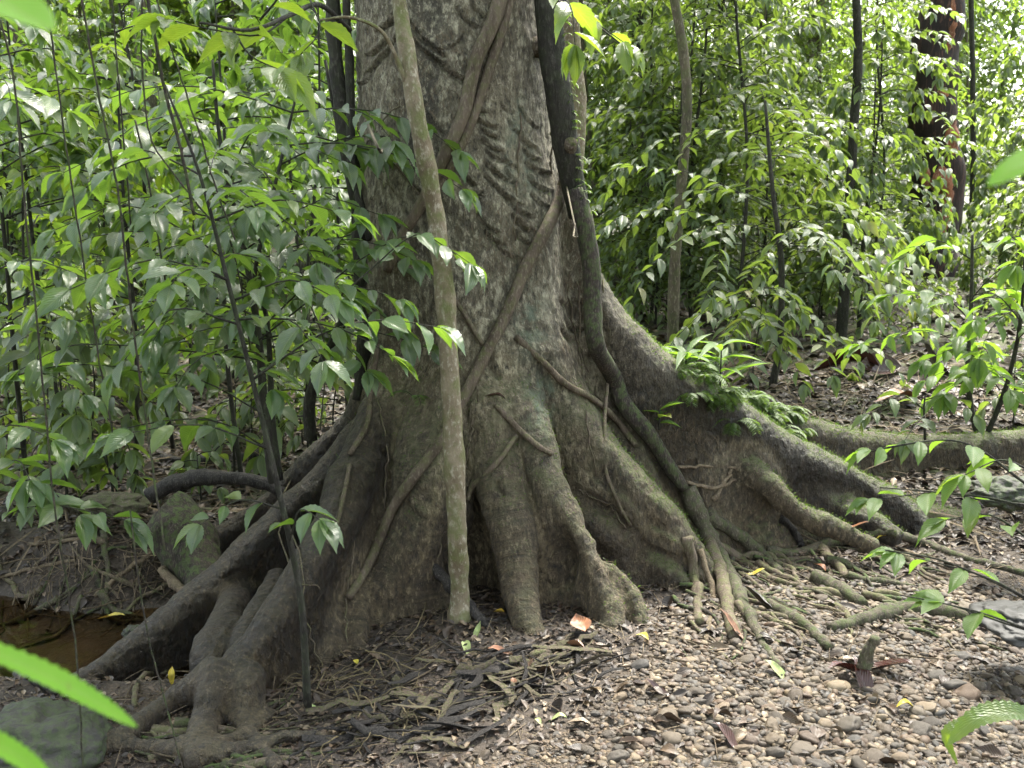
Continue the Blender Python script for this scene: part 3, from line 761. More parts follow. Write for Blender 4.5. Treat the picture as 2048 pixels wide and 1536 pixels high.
def leafy_twig(stems, lv, pts, r0, size, rs, spacing=.55, start=.15, droop=.35, spread=1.0, tipcluster=True, flat=.25, sidetw=0.):
    """leaves alternate left and right of the twig pts, in a drooping plane"""
    n = len(pts)
    stems.tube(pts, lerp_list([r0, r0 * .35], n), 5)
    seg = [(pts[k + 1] - pts[k]).length for k in range(n - 1)]; L = sum(seg)
    pos = L * start; side = rs.choice((-1, 1))
    while pos < L:
        a = 0; k = 0
        while k < n - 2 and a + seg[k] < pos: a += seg[k]; k += 1
        t = (pos - a) / max(seg[k], 1e-6); q_ = pts[k].lerp(pts[k + 1], min(t, 1)); dr = (pts[k + 1] - pts[k]).normalized()
        lat = dr.cross(Vector((0, 0, 1)))
        if lat.length < .1: lat = Vector((rs.uniform(-1, 1), rs.uniform(-1, 1), 0))
        lat.normalize(); lat = lat * side
        d = dr * rs.uniform(.35, .8) + lat * spread * rs.uniform(.8, 1.2) + Vector((0, 0, -droop * rs.uniform(-.2, 1.5)))
        nn = Vector((rs.gauss(0, flat * 1.5), rs.gauss(0, flat * 1.5), 1)) + lat * .2
        lv.add(q_, d.normalized(), nn.normalized(), size * rs.uniform(.65, 1.2))
        side = -side; pos += size * spacing * rs.uniform(.7, 1.3)
    if tipcluster:
        dr = (pts[-1] - pts[-2]).normalized()
        for a in (-.6, 0, .6):
            lat = dr.cross(Vector((0, 0, 1))); lat = lat.normalized() if lat.length > .1 else Vector((1, 0, 0))
            lv.add(pts[-1], (dr + lat * a * rs.uniform(.6, 1.6) + Vector((0, 0, -droop * rs.uniform(.2, 1.2)))).normalized(), Vector((rs.gauss(0, .2), rs.gauss(0, .2), 1)), size * rs.uniform(.7, 1.1))
def arc(p, d, L, sag, rs, n=6):
    """a twig that leaves p along d and sags"""
    out = [p.copy()]; d = d.normalized(); st = L / n; q_ = p.copy()
    for k in range(n):
        d = (d + Vector((rs.gauss(0, .07), rs.gauss(0, .07), -sag / n * (1 + k * .3)))).normalized(); q_ = q_ + d * st; out.append(q_.copy())
    return out

def sapling_variant(name, label, cat, seed, height, trunk_r, crown0, crown_r, leaf, nbr, shape, mat, bark, sag=.8, aspect=1., lean=.06, spacing=.5, sub=1, group=None, updir=.35):
    rs = random.Random(seed)
    t = thing(name, label, cat, (0, 0, 0), group)
    stem = MB(); tw = MB(); lv = Leaves()
    top = Vector((rs.uniform(-lean, lean) * height, rs.uniform(-lean, lean) * height, height))
    sp = curve([Vector((0, 0, -.1)), top * .33 + Vector((rs.gauss(0, .03), rs.gauss(0, .03), 0)) * height * .5, top * .66 + Vector((rs.gauss(0, .02), rs.gauss(0, .02), 0)) * height * .5, top], 5)
    stem.tube(sp, lerp_list([trunk_r, trunk_r * .75, trunk_r * .25], len(sp)), 7, bump=.06, seed=seed)
    for b in range(nbr):
        f = crown0 + (1 - crown0) * (b + rs.random()) / nbr
        k = min(int(f * (len(sp) - 1)), len(sp) - 2); p0 = sp[k].lerp(sp[k + 1], f * (len(sp) - 1) - k)
        az = rs.uniform(0, 2 * math.pi); L = crown_r * rs.uniform(.55, 1.15) * (1 - .35 * (f - crown0) / (1 - crown0 + 1e-6))
        d = Vector((math.cos(az), math.sin(az), updir + rs.uniform(-.1, .4)))
        pts = arc(p0, d, L, sag, rs)
        leafy_twig(tw, lv, pts, trunk_r * .16 + .003, leaf, rs, spacing)
        for s_ in range(sub):
            k2 = rs.randint(2, 4); dd = (pts[k2 + 1] - pts[k2]).normalized(); lat = dd.cross(Vector((0, 0, 1))).normalized() * rs.choice((-1, 1))
            leafy_twig(tw, lv, arc(pts[k2], dd + lat * rs.uniform(.6, 1.1), L * rs.uniform(.35, .6), sag * .8, rs, 4), .003, leaf, rs, spacing)
    stem.build('trunk' if trunk_r > .025 else 'stem', bark, t)
    tw.build('twigs', bark, t)
    fo = MB(); lv.into(fo, shape, seed, aspect); fo.build('foliage', mat, t)
    return t

# ------------------------------------------------------------------ thicket behind: real saplings, copied
GRP_R = 'slender saplings of the thicket right of the trunk'
GRP_L = 'slender saplings of the thicket left of the trunk'
GRP_T = 'tall leafy young trees standing far back in the wood'
LBL_R = 'thin sapling with drooping glossy leaves in the thicket right of the big trunk'
LBL_L = 'thin sapling with dark broad leaves in the thicket left of the big trunk'
LBL_T = 'young tree of the background wood with sunlit yellow-green crown'
LBL_S = 'low leafy seedling bush on the brown forest floor behind the tree'
GRP_S = 'low seedling bushes on the forest floor'
v_right = [sapling_variant('sapling', LBL_R, 'sapling', 10 + k, h, .02, .1, cr, lf, int(nb * 1.25), LS['mid'], M['leaf_mid'], M['dark_bark'], sag=(1.1, .6, .9, .5)[k], aspect=(1.1, .8, 1.2, .95)[k], group=GRP_R, sub=2)
           for k, (h, cr, lf, nb) in enumerate([(3.3, 1.2, .125, 26), (4.2, 1.3, .13, 32), (2.6, 1.0, .115, 22), (5.0, 1.4, .13, 38)])]
v_left = [sapling_variant('sapling', LBL_L, 'sapling', 30 + k, h, .018, .25, cr, lf, nb, LS['mid'], M['leaf_big'], M['dark_bark'], sag=.7, group=GRP_L, sub=1)
          for k, (h, cr, lf, nb) in enumerate([(3.2, 1.1, .16, 20), (4.4, 1.2, .17, 26), (2.4, .95, .15, 16)])]
v_left[1].children[2].data.materials[0] = M['leaf_sun']
v_tall = [sapling_variant('young_tree', LBL_T, 'tree', 50 + k, h, .05, .12, cr, lf, nb, LS['far'], M['leaf_far'], M['far_bark'], sag=.7, aspect=(1, .65, 1.2)[k], group=GRP_T, sub=3)
          for k, (h, cr, lf, nb) in enumerate([(8.5, 2.2, .14, 50), (7, 2.0, .13, 46), (10, 2.5, .15, 58)])]
v_low = [sapling_variant('seedling_bush', LBL_S, 'seedling', 70 + k, h, .006, .3, cr, lf, nb, LS['mid'], M['leaf_mid'], M['dark_bark'], sag=.9, group=GRP_S, sub=0)
         for k, (h, cr, lf, nb) in enumerate([(.45, .3, .11, 6), (.8, .45, .13, 9), (.3, .22, .1, 5)])]
rs = random.Random(5)
used_v = set()
def put(vs, x, y, sc):
    v = rs.choice(vs)
    if v.name not in used_v:
        used_v.add(v.name); v.location = (x, y, gzf(x, y)); v.rotation_euler = (0, 0, rs.uniform(0, 6.28)); v.scale = (sc, sc, sc)
    else: copy_thing(v, (x, y, gzf(x, y)), rs.uniform(0, 6.28), sc)
def at_px(px, Y): return (px - 1024) / F * Y / CP * .985
for v in v_right + v_left + v_tall + v_low: v.location = (0, -30, 0)
# right thicket
for k in range(38):
    Y = rs.uniform(9.2, 17); px = rs.uniform(1130, 2350)
    if 1740 < px < 1990: continue
    put(v_right, at_px(px, Y), Y, rs.uniform(.8, 1.15))
# left thicket
for k in range(27):
    Y = rs.uniform(8.5, 15); px = rs.uniform(-250, 760)
    put(v_left, at_px(px, Y), Y, rs.uniform(.8, 1.15))
for k in range(105):
    Y = rs.uniform(15, 30); px = rs.uniform(-350, 2400)
    if 1700 < px < 2000 and Y < 21: continue
    put(v_tall, at_px(px, Y), Y, rs.uniform(.75, 1.2))
for k in range(75):
    Y = rs.uniform(6.6, 14); px = rs.choice((rs.uniform(-50, 680), rs.uniform(1380, 2200)))
    if 1550 < px < 1850 and Y < 10: continue
    put(v_low, at_px(px, Y), Y, rs.uniform(.7, 1.3))

for k in range(26):      # unseen trees added beside and behind the camera to cut level fill light
    a_ = rs.uniform(1.0, 2 * math.pi - 1.0); d_ = rs.uniform(8, 15); put(v_tall, math.sin(a_) * d_, math.cos(a_) * d_, rs.uniform(.9, 1.3))
for k in range(30):
    Y = rs.uniform(5.6, 9); px = rs.uniform(-60, 640); put(v_low, at_px(px, Y), Y, rs.uniform(.8, 1.5))
# far-off wood all round the clearing: reads as one mass
def far_wood():
    r = np.random.RandomState(3); mb = MB()
    nC = 2100
    # view side dense; the unseen rest, added to block low light, is thinner
    th_ = np.where(r.rand(nC) < .6, r.uniform(-.75, .75, nC), r.uniform(-np.pi, np.pi, nC))
    rr = r.uniform(30, 50, nC); cz = r.uniform(0, 1, nC) ** .8 * 14 + .3
    cx = np.sin(th_) * rr; cy = np.cos(th_) * rr; n = 34
    pos = np.stack([np.repeat(cx, n), np.repeat(cy, n), np.repeat(cz, n)], 1) + r.normal(0, 1, (nC * n, 3)) * [.95, .95, .75]
    pos[:, 2] = np.maximum(pos[:, 2], .3)
    d = norm(r.normal(0, 1, pos.shape) + [0, 0, -.5]); nn = r.normal(0, .7, pos.shape) + [0, 0, 1]
    x = norm(np.cross(d, nn)); z = np.cross(x, d); s_ = r.uniform(.2, .42, len(pos))[:, None]
    rnd = np.clip(np.repeat(r.rand(nC), n) * .6 + r.rand(len(pos)) * .4, 0, 1)
    mb.scatter(LS['needle'][0], pos, x * s_ * 1.9, d * s_, z * s_, rnd)
    o = mb.build('distant_woodland', M['leaf_far']); tag(o, kind='stuff')
far_wood()

# unseen crown added to the giant tree, its holes shaped to dapple the light
def crown():
    r = np.random.RandomState(8); n0 = 5200
    c_ = np.stack([r.uniform(-8, 9, n0), r.uniform(-1, 15, n0), r.uniform(7.2, 11, n0)], 1)
    hole = fbm(c_ * [.75, .75, .15], 2, 77)
    c_ = c_[(hole > CROWN_T) & (np.hypot(c_[:, 0], c_[:, 1] - 6.5) < 8.5)]
    n = 26; pos = np.repeat(c_, n, 0) + r.normal(0, .28, (len(c_) * n, 3)); d = norm(r.normal(0, 1, pos.shape) + [0, 0, -.4]); nn = r.normal(0, .4, pos.shape) + [0, 0, 1]
    x = norm(np.cross(d, nn)); z = np.cross(x, d); s_ = r.uniform(.12, .22, len(pos))[:, None]
    mb = MB(); mb.scatter(LS['far'][0], pos, x * s_, d * s_, z * s_, r.rand(len(pos))); mb.build('crown', M['leaf_far'], giant)
    mb = MB(); top = Vector((-.3, 5.1, 6.2))
    for k in range(9):
        a_ = k * .7; e = top + Vector((math.cos(a_) * 6, math.sin(a_) * 6, 3.2)); mb.tube(curve([top, top.lerp(e, .4) + Vector((0, 0, .9)), e], 6), lerp_list([.2, .1, .03], 13), 8, bump=.15, seed=k)
    mb.build('limbs', M['giant'], giant)
CROWN_T = .25
crown()

# background trunks: pixel path, distance, half width in pixels
def trunk_tree(name, label, pxs, Y, wpx, mat, crown=True, seg=12, bump=.1, lf=.2):
    pts0 = [P(a, b, Y) for a, b in pxs]
    base = pts0[-1]; bz = gzf(base.x, base.y); lowp = Vector((base.x, base.y, bz - .1))
    top = pts0[0] + (pts0[0] - pts0[1]).normalized() * 2.5
    seq = [top] + pts0
    if base.z > bz + .15: seq.append(lowp)
    else: seq[-1] = lowp
    seq.reverse()
    t = thing(name, label, 'tree', (base.x, base.y, bz))
    sc = Y / F * 1.02; pts = curve(seq, 6); mb = MB()
    mb.tube(pts, lerp_list([wpx * sc * 1.25, wpx * sc, wpx * sc * .95, wpx * sc * .8], len(pts)), seg, bump=bump, seed=int(pxs[0][0]))
    mb.build('trunk', mat, t)
    rs2 = random.Random(int(Y * 10)); tw = MB(); lv = Leaves()
    for k in range(10 if crown else 5):
        p0 = pts[-1] - Vector((0, 0, rs2.uniform(0, 1.4))); az = rs2.uniform(0, 6.28)
        leafy_twig(tw, lv, arc(p0, Vector((math.cos(az), math.sin(az), .5)), rs2.uniform(.8, 1.8), .7, rs2), .012, lf, rs2, .5)
    fo = MB(); lv.into(fo, LS['mid'], 3); tw.build('branches', mat, t); fo.build('foliage', M['leaf_far'], t)
    return t
trunk_tree('dark_trunk_tree', 'dark slim straight tree trunk in the right thicket', [(1712, -20), (1716, 120), (1708, 250), (1698, 420), (1690, 560)], 11, 9, M['dark_bark'])
trunk_tree('slender_tree', 'brown slender trunk left of the dark slim one in the right thicket', [(1345, -20), (1366, 100), (1374, 220), (1362, 380), (1350, 520)], 9.5, 10, M['far_bark'])
trunk_tree('slender_tree', 'thin dark trunk between the two slender trunks of the right thicket', [(1444, -20), (1448, 110), (1440, 230), (1442, 420)], 13, 8, M['dark_bark'])
trunk_tree('slender_tree', 'dark trunk high up behind the leaves just right of the mossy trunk', [(1281, -20), (1280, 80), (1284, 160), (1290, 420)], 15, 7, M['dark_bark'])
ft = trunk_tree('flaking_tree', 'thick near-black far tree with rusty peeling bark at upper right', [(1888, -20), (1868, 110), (1858, 240), (1872, 360), (1862, 500)], 17, 42, M['red_bark'], seg=26, bump=.4)
for pl, w_ in ([(1905, -20), (1900, 60), (1890, 110)], 15), ([(1888, 120), (1878, 165), (1872, 215), (1866, 240)], 20), ([(1898, 200), (1896, 260), (1900, 330), (1896, 370)], 16), ([(1880, 300), (1884, 400), (1880, 480)], 22), ([(1850, 330), (1856, 380)], 10):
    mb = MB(); q3 = curve([P(a, b, 16.72) for a, b in pl], 8); mb.tube(q3, lerp_list([w_ * .004, w_ * .0085, w_ * .007, w_ * .003], len(q3)), 12, bump=.55, seed=w_); mb.build('peeling_bark', M['rust_bark'], ft)
trunk_tree('mossy_tree', 'pale mossy trunk directly behind the right edge of the big trunk', [(1135, -20), (1140, 100), (1150, 220), (1140, 420)], 8, 22, M['pole_bark'])
trunk_tree('slender_tree', 'very thin dark trunk beside the reddish tree', [(1942, -20), (1946, 220), (1944, 420)], 15, 5, M['dark_bark'])
trunk_tree('far_tree', 'grey brown trunk in the distance at the far left', [(30, -20), (40, 180), (55, 400), (70, 560)], 14, 18, M['far_bark'])
trunk_tree('far_tree', 'brown trunk half hidden behind the left saplings', [(280, 40), (300, 220), (310, 420)], 14, 16, M['far_bark'])
trunk_tree('far_tree', 'brown leaning trunk in the distance at upper right centre', [(1640, -20), (1625, 80), (1600, 200), (1590, 350)], 19, 22, M['far_bark'])

# ------------------------------------------------------------------ near saplings on the left
def hero(name, label, cat, stems_px, sprays, leaf, seed, rand=0, rlen=(.4, .8), mat='leaf_big', bark='dark_bark', shape='near', sag=.45, spacing=.5, zr=(.3, .95), base=None):
    rs = random.Random(seed)
    s0 = stems_px[0]; b0 = P(*s0[0][:3])
    loc = (b0.x, b0.y, gzf(b0.x, b0.y)) if base is None else base
    t = thing(name, label, cat, loc)
    tw = MB(); lv = Leaves(); allst = []
    for st in stems_px:
        mb = MB(); pts = curve([P(a, b, Y) for a, b, Y, r in st], 5); mb.tube(pts, lerp_list([q[3] for q in st], len(pts)), 7, bump=.06, seed=seed)
        mb.build('stem', M[bark], t); allst.append(pts)
    for sp_ in sprays:
        pts = curve([P(*q) for q in sp_], 4)
        leafy_twig(tw, lv, pts, .0045, leaf, rs, spacing, start=.25)
    for pts in allst:
        for k in range(rand):
            f = zr[0] + (zr[1] - zr[0]) * (k + rs.random()) / rand; i = min(int(f * (len(pts) - 1)), len(pts) - 2)
            az = rs.uniform(0, 6.28); L = rs.uniform(*rlen)
            a = arc(pts[i], Vector((math.cos(az), math.sin(az) * .8, rs.uniform(.1, .6))), L, sag, rs)
            leafy_twig(tw, lv, a, .0045, leaf, rs, spacing)
            if L > .55:
                dd = (a[3] - a[2]).normalized(); lat = dd.cross(Vector((0, 0, 1))).normalized() * rs.choice((-1, 1))
                leafy_twig(tw, lv, arc(a[2], dd + lat * .9, L * .5, sag, rs, 4), .003, leaf, rs, spacing)
    if tw.V: tw.build('twigs', M[bark], t)
    fo = MB(); lv.into(fo, LS[shape], seed); fo.build('foliage', M[mat], t)
    return t
hero('sapling', 'dark slender sapling nearest the camera, in front of the left buttress', 'sapling',
     [[(616, 1412, 3.5, .016), (602, 1200, 3.5, .013), (560, 990, 3.52, .011), (505, 760, 3.55, .009), (455, 560, 3.6, .008), (400, 350, 3.65, .006), (330, 170, 3.7, .004)]],
     [[(570, 1020, 3.52), (480, 1000, 3.5), (400, 1050, 3.4)], [(580, 1080, 3.5), (600, 1020, 3.45), (640, 1040, 3.35)], [(505, 760, 3.55), (640, 670, 3.55), (760, 640, 3.6), (880, 655, 3.6)],
      [(540, 900, 3.55), (400, 850, 3.5), (230, 870, 3.45)], [(480, 650, 3.58), (340, 620, 3.5), (230, 745, 3.45)], [(455, 560, 3.6), (300, 520, 3.6), (90, 600, 3.5)],
      [(430, 440, 3.6), (560, 400, 3.6), (700, 430, 3.62)], [(470, 600, 3.6), (580, 560, 3.55), (680, 600, 3.5)]], .125, 3, rand=7, rlen=(.35, .6), zr=(.5, .95))
hero('sapling', 'two-stemmed sapling with horizontal leaf sprays behind the left buttress', 'sapling',
     [[(546, 965, 4.55, .024), (528, 800, 4.55, .02), (518, 680, 4.55, .017), (500, 560, 4.6, .014), (470, 420, 4.6, .012), (440, 280, 4.6, .009), (425, 120, 4.6, .006)],
      [(560, 960, 4.7, .018), (545, 840, 4.7, .015), (535, 640, 4.7, .012), (508, 560, 4.7, .011), (560, 330, 4.7, .008), (600, 160, 4.7, .005)]],
     [[(518, 680, 4.5), (620, 600, 4.4), (720, 520, 4.3), (830, 470, 4.15), (930, 520, 4.1)], [(500, 560, 4.5), (380, 470, 4.4), (250, 410, 4.3), (110, 460, 4.2)], [(520, 720, 4.5), (350, 700, 4.4), (150, 690, 4.3), (40, 740, 4.2)],
      [(530, 830, 4.5), (400, 760, 4.4), (260, 740, 4.3)], [(490, 500, 4.6), (640, 400, 4.5), (760, 430, 4.4)], [(540, 900, 4.5), (420, 840, 4.3), (240, 860, 4.2), (120, 930, 4.1)],
      [(540, 640, 4.6), (620, 560, 4.5), (690, 470, 4.4)]], .135, 4, rand=15, rlen=(.5, 1.0), zr=(.32, .98), mat='leaf_big')
hero('sapling', 'thick dark-stemmed young tree leaning right beside the trunk on the left', 'sapling',
     [[(622, 880, 5.2, .035), (620, 800, 5.2, .032), (645, 730, 5.2, .028), (690, 635, 5.2, .024), (735, 560, 5.25, .02), (690, 330, 5.3, .014), (650, 120, 5.3, .008)]],
     [[(660, 700, 5.2), (600, 640, 5.1), (560, 600, 5.0)], [(690, 640, 5.1), (620, 560, 5.0), (520, 540, 4.9)]], .12, 6, rand=11, rlen=(.5, 1.1), zr=(.35, .98))
hero('sapling', 'leafy sapling with large leaves at the far left edge', 'sapling',
     [[(-60, 1130, 4.3, .014), (-50, 900, 4.2, .012), (-60, 600, 4.2, .01), (-40, 300, 4.2, .007), (-20, 60, 4.2, .004)]],
     [[(-50, 900, 4.1), (20, 850, 3.9), (110, 880, 3.8)], [(-50, 960, 4.0), (30, 920, 3.8), (60, 960, 3.7)], [(-50, 1000, 4.0), (60, 960, 3.8), (160, 1030, 3.7)], [(-50, 700, 4.1), (60, 620, 4.0), (140, 640, 3.9)],
      [(-50, 560, 4.1), (60, 520, 4.0), (180, 560, 3.9)], [(-50, 1050, 4.0), (90, 1010, 3.7), (250, 1040, 3.6)]], .15, 7, rand=9, rlen=(.5, 1.0))
for k, (x, Y, h, lf) in enumerate([(120, 6.4, 3.0, .13), (330, 6.8, 3.3, .15), (470, 6.0, 2.9, .14), (610, 6.6, 3.2, .14), (20, 5.8, 2.8, .15), (240, 6.0, 2.7, .13), (690, 7.4, 3.6, .15)]):
    names_ = ['sapling with sunlit yellow-green upper leaves, second from the left edge', 'tall sapling in the middle of the left thicket with broad dark leaves', 'broad-leaved sapling behind the two-stemmed one',
              'dark sapling in the shade left of the trunk', 'sapling with pale shiny leaves low at the left edge', 'sapling with layered leaf sprays in the left thicket', 'tall sapling touching the left side of the trunk']
    v = sapling_variant('sapling', names_[k], 'sapling', 90 + k, h, .016, .35, 1.0, lf, 17, LS['mid'], M['leaf_sun'] if k in (0, 5) else M['leaf_big'], M['dark_bark'], sag=.6, sub=1, spacing=.52)
    xx = at_px(x, Y); v.location = (xx, Y, gzf(xx, Y))
# big close leaves at the top, left of the trunk
hero('leafy_branch', 'branch of very large backlit leaves hanging in at top left', 'branch',
     [[(700, 60, 4.3, .012), (640, 10, 4.1, .01), (580, 30, 3.8, .008), (500, 60, 3.5, .006), (400, 45, 3.3, .004)]],
     [[(580, 30, 3.8), (520, 70, 3.6), (430, 60, 3.4), (340, 40, 3.3)], [(520, 40, 3.6), (560, -20, 3.5), (480, -50, 3.4)], [(460, 50, 3.45), (500, 110, 3.4), (560, 140, 3.35)], [(620, 0, 4.0), (640, 60, 3.9), (600, 110, 3.8)]], .16, 12, mat='leaf_sun', sag=.2, base=tuple(P(700, 60, 4.3)), bark='dark_bark')
hero('leafy_branch', 'drooping spray of yellow-green leaves at the top right of the trunk', 'branch',
     [[(1060, -60, 4.2, .006), (1120, 5, 4.1, .005), (1180, 40, 4.0, .004), (1250, 95, 3.9, .003)]],
     [[(1100, -20, 4.1), (1170, 30, 4.0), (1255, 90, 3.9)], [(1090, -30, 4.0), (1140, 10, 3.9), (1150, 90, 3.8)]], .14, 13, mat='leaf_sun', base=tuple(P(1060, -60, 4.2)))

# ------------------------------------------------------------------ near saplings on the right
hero('sapling', 'straight dark sapling with wide leafy crown behind the fern-topped buttress', 'sapling',
     [[(1545, 770, 8.6, .035), (1560, 680, 8.6, .03), (1562, 520, 8.6, .026), (1545, 380, 8.6, .02), (1530, 200, 8.6, .012)]],
     [[(1560, 520, 8.5), (1420, 430, 8.2), (1250, 430, 8.0), (1180, 500, 7.9)], [(1560, 500, 8.5), (1680, 440, 8.2), (1780, 520, 8.0)], [(1545, 420, 8.5), (1400, 350, 8.2), (1250, 330, 8.0)]],
     .15, 21, rand=24, rlen=(.9, 1.9), zr=(.28, .98), mat='leaf_mid', shape='mid', sag=.8)
hero('sapling', 'forked dark sapling with bright large leaves at the right edge', 'sapling',
     [[(1962, 890, 6.6, .022), (1945, 830, 6.6, .02), (1935, 740, 6.6, .017), (1942, 620, 6.6, .014), (1945, 470, 6.6, .008)], [(1965, 890, 6.6, .02), (2010, 780, 6.5, .016), (2040, 650, 6.4, .012), (2050, 500, 6.4, .006)]],
     [[(1940, 700, 6.5), (1850, 660, 6.3), (1720, 690, 6.2)], [(1940, 640, 6.5), (1880, 590, 6.3), (1780, 590, 6.2)], [(2000, 780, 6.4), (1930, 700, 6.2), (1850, 720, 6.1)], [(2040, 640, 6.3), (1990, 590, 6.1), (1950, 640, 6.0)],
      [(1940, 600, 6.5), (2000, 540, 6.3), (2050, 560, 6.2)], [(1944, 520, 6.5), (1870, 480, 6.4), (1800, 520, 6.3)]], .16, 22, rand=5, rlen=(.5, .9), zr=(.3, .98), mat='leaf_bright', shape='near', sag=.6)
hero('seedling', 'small leafy seedling standing on the mossy back buttress', 'seedling',
     [[(1850, 880, 6.2, .008), (1848, 820, 6.2, .006), (1850, 790, 6.2, .004)]], [[(1850, 820, 6.2), (1800, 790, 6.1), (1740, 830, 6.0)], [(1850, 800, 6.2), (1900, 790, 6.1), (1950, 830, 6.0)], [(1850, 830, 6.2), (1830, 850, 6.0), (1810, 880, 5.9)]], .14, 23, mat='leaf_mid')
hero('leafy_branch', 'low branch of bright leaves reaching in from the right edge', 'branch',
     [[(2120, 1000, 3.4, .006), (2048, 965, 3.4, .005), (1960, 900, 3.4, .004), (1880, 880, 3.4, .003), (1730, 905, 3.4, .002)], [(2120, 1040, 3.3, .005), (2000, 1000, 3.3, .004), (1880, 985, 3.3, .003), (1760, 975, 3.3, .002)]],
     [[(2048, 965, 3.4), (1960, 900, 3.4), (1880, 880, 3.4), (1740, 900, 3.4)], [(2060, 1010, 3.3), (1960, 1000, 3.3), (1880, 985, 3.3), (1740, 1000, 3.3)], [(2060, 940, 3.3), (2000, 920, 3.3), (1930, 950, 3.25)], [(2060, 1080, 3.3), (1980, 1030, 3.3), (1890, 1040, 3.3)]],
     .12, 24, mat='leaf_bright', sag=.2, base=tuple(P(2120, 1000, 3.4)), spacing=.6)
hero('leafy_branch', 'thin twig with bright pointed leaves above the pebbles at the right edge', 'branch',
     [[(2120, 1240, 3.0, .004), (2000, 1170, 3.0, .003), (1880, 1120, 3.0, .003), (1770, 1100, 3.0, .002)], [(2120, 1280, 2.95, .004), (2020, 1250, 2.95, .003), (1900, 1210, 2.95, .002), (1800, 1190, 2.95, .002)]],
     [[(2060, 1200, 3.0), (1960, 1150, 3.0), (1790, 1105, 3.0)], [(2060, 1260, 2.95), (1960, 1225, 2.95), (1880, 1205, 2.95)]], .11, 25, mat='leaf_bright', base=tuple(P(2120, 1240, 3.0)), spacing=.9)

# close-by leaves, a little out of focus
def close_leaf(label, pts_px, Y, width, mat='leaf_close', serr=.09, flat=1.):
    ps = curve([P(a, b, Y) for a, b in pts_px], 10); mb = MB(); n = len(ps); V = []; A = []
    for k, p in enumerate(ps):
        t = k / (n - 1); d = (ps[min(k + 1, n - 1)] - ps[max(k - 1, 0)]).normalized(); x = d.cross(Vector((0, -.5, .85))).normalized()
        w = width * (math.sin(min(t * 1.4 + .25, 1) * math.pi / 2)) * (1 - t ** 3.2) ** .7 * (1 + serr * (1 if k % 2 else -1))
        for u in (-1, -.5, 0, .5, 1):
            V.append(p + x * w * u + Vector((0, 0, abs(u) * w * .25))); A.append((u, t, .7))
    i = np.arange(n - 1)[:, None] * 5; j = np.arange(4)[None]
    mb.add(np.array([list(v) for v in V]), np.stack([i + j, i + j + 1, i + 6 + j, i + 5 + j], -1).reshape(-1, 4), np.array(A))
    c_ = ps[0]; o = mb.build('close_leaf', M[mat], loc=tuple(c_)); tag(o, label, 'leaf'); return o
close_leaf('long bright green blade slanting across the lower left corner', [(-120, 1260), (0, 1310), (110, 1360), (200, 1410), (275, 1455)], .75, .0095)
close_leaf('shorter bright green blade in the very bottom left corner', [(-100, 1430), (-10, 1485), (60, 1530), (110, 1570)], .75, .009)
close_leaf('blurred bright leaf in the top left corner', [(-120, -60), (-20, -10), (50, 30), (110, 60)], .7, .022, serr=.02)
close_leaf('blurred pointed green leaf at the right edge, level with the trunk', [(2180, 290), (2100, 315), (2040, 335), (1975, 372)], .8, .016, serr=.02)
close_leaf('notched green leaf lying low in the bottom right corner', [(2080, 1440), (2020, 1425), (1950, 1440), (1895, 1490)], 2.3, .03, mat='leaf_sun', serr=.1)
close_leaf('curled green leaf with a bite out of it at the bottom right', [(1990, 1430), (1930, 1450), (1895, 1475), (1915, 1530)], 2.32, .02, mat='leaf_sun', serr=.1)

# ------------------------------------------------------------------ the slender pole tree in front, lianas, vines
def px_tube(name, label, cat, path, rpx, mat, seg=9, bump=.1, n=6, jit=0., group=None, Ys=None, off=1., sub=None):
    """a woody stem laid on whatever is seen at each pixel (or at given distances)"""
    ws = []
    for k, q_ in enumerate(path):
        if len(q_) == 3: w = P(*q_)
        else: w, nn = hit(q_[0], q_[1]); w = w + nn * (off * (rpx[0] if hasattr(rpx, '__len__') else rpx) * w.y / F * .9)
        ws.append(w)
    rs2 = random.Random(len(path) * 7 + int(path[0][0]))
    pts = curve(ws, n)
    if jit:
        pts = [p + Vector((rs2.gauss(0, jit), rs2.gauss(0, jit), rs2.gauss(0, jit))) for p in pts]
    if off < .9 and len(path[0]) == 2: ws[0] = ws[0] - Vector((0, 0, .02))
    if off < .9: ws[-1] = ws[-1] - Vector((0, 0, .03 + 1.1 * (rpx[-1] if hasattr(rpx, '__len__') else rpx) * ws[-1].y / F))
    ry = rpx if hasattr(rpx, '__len__') else [rpx, rpx]
    rr = lerp_list(ry, len(pts)); rad = [r_ * p.y / F * 1.0 for r_, p in zip(rr, pts)]
    mb = MB(); mb.tube(pts, rad, seg, bump=bump, seed=int(path[0][0]) % 97)
    c_ = pts[len(pts) // 2]
    o = mb.build(name, M[mat] if isinstance(mat, str) else mat, loc=tuple(c_)); tag(o, label, cat, group); return o

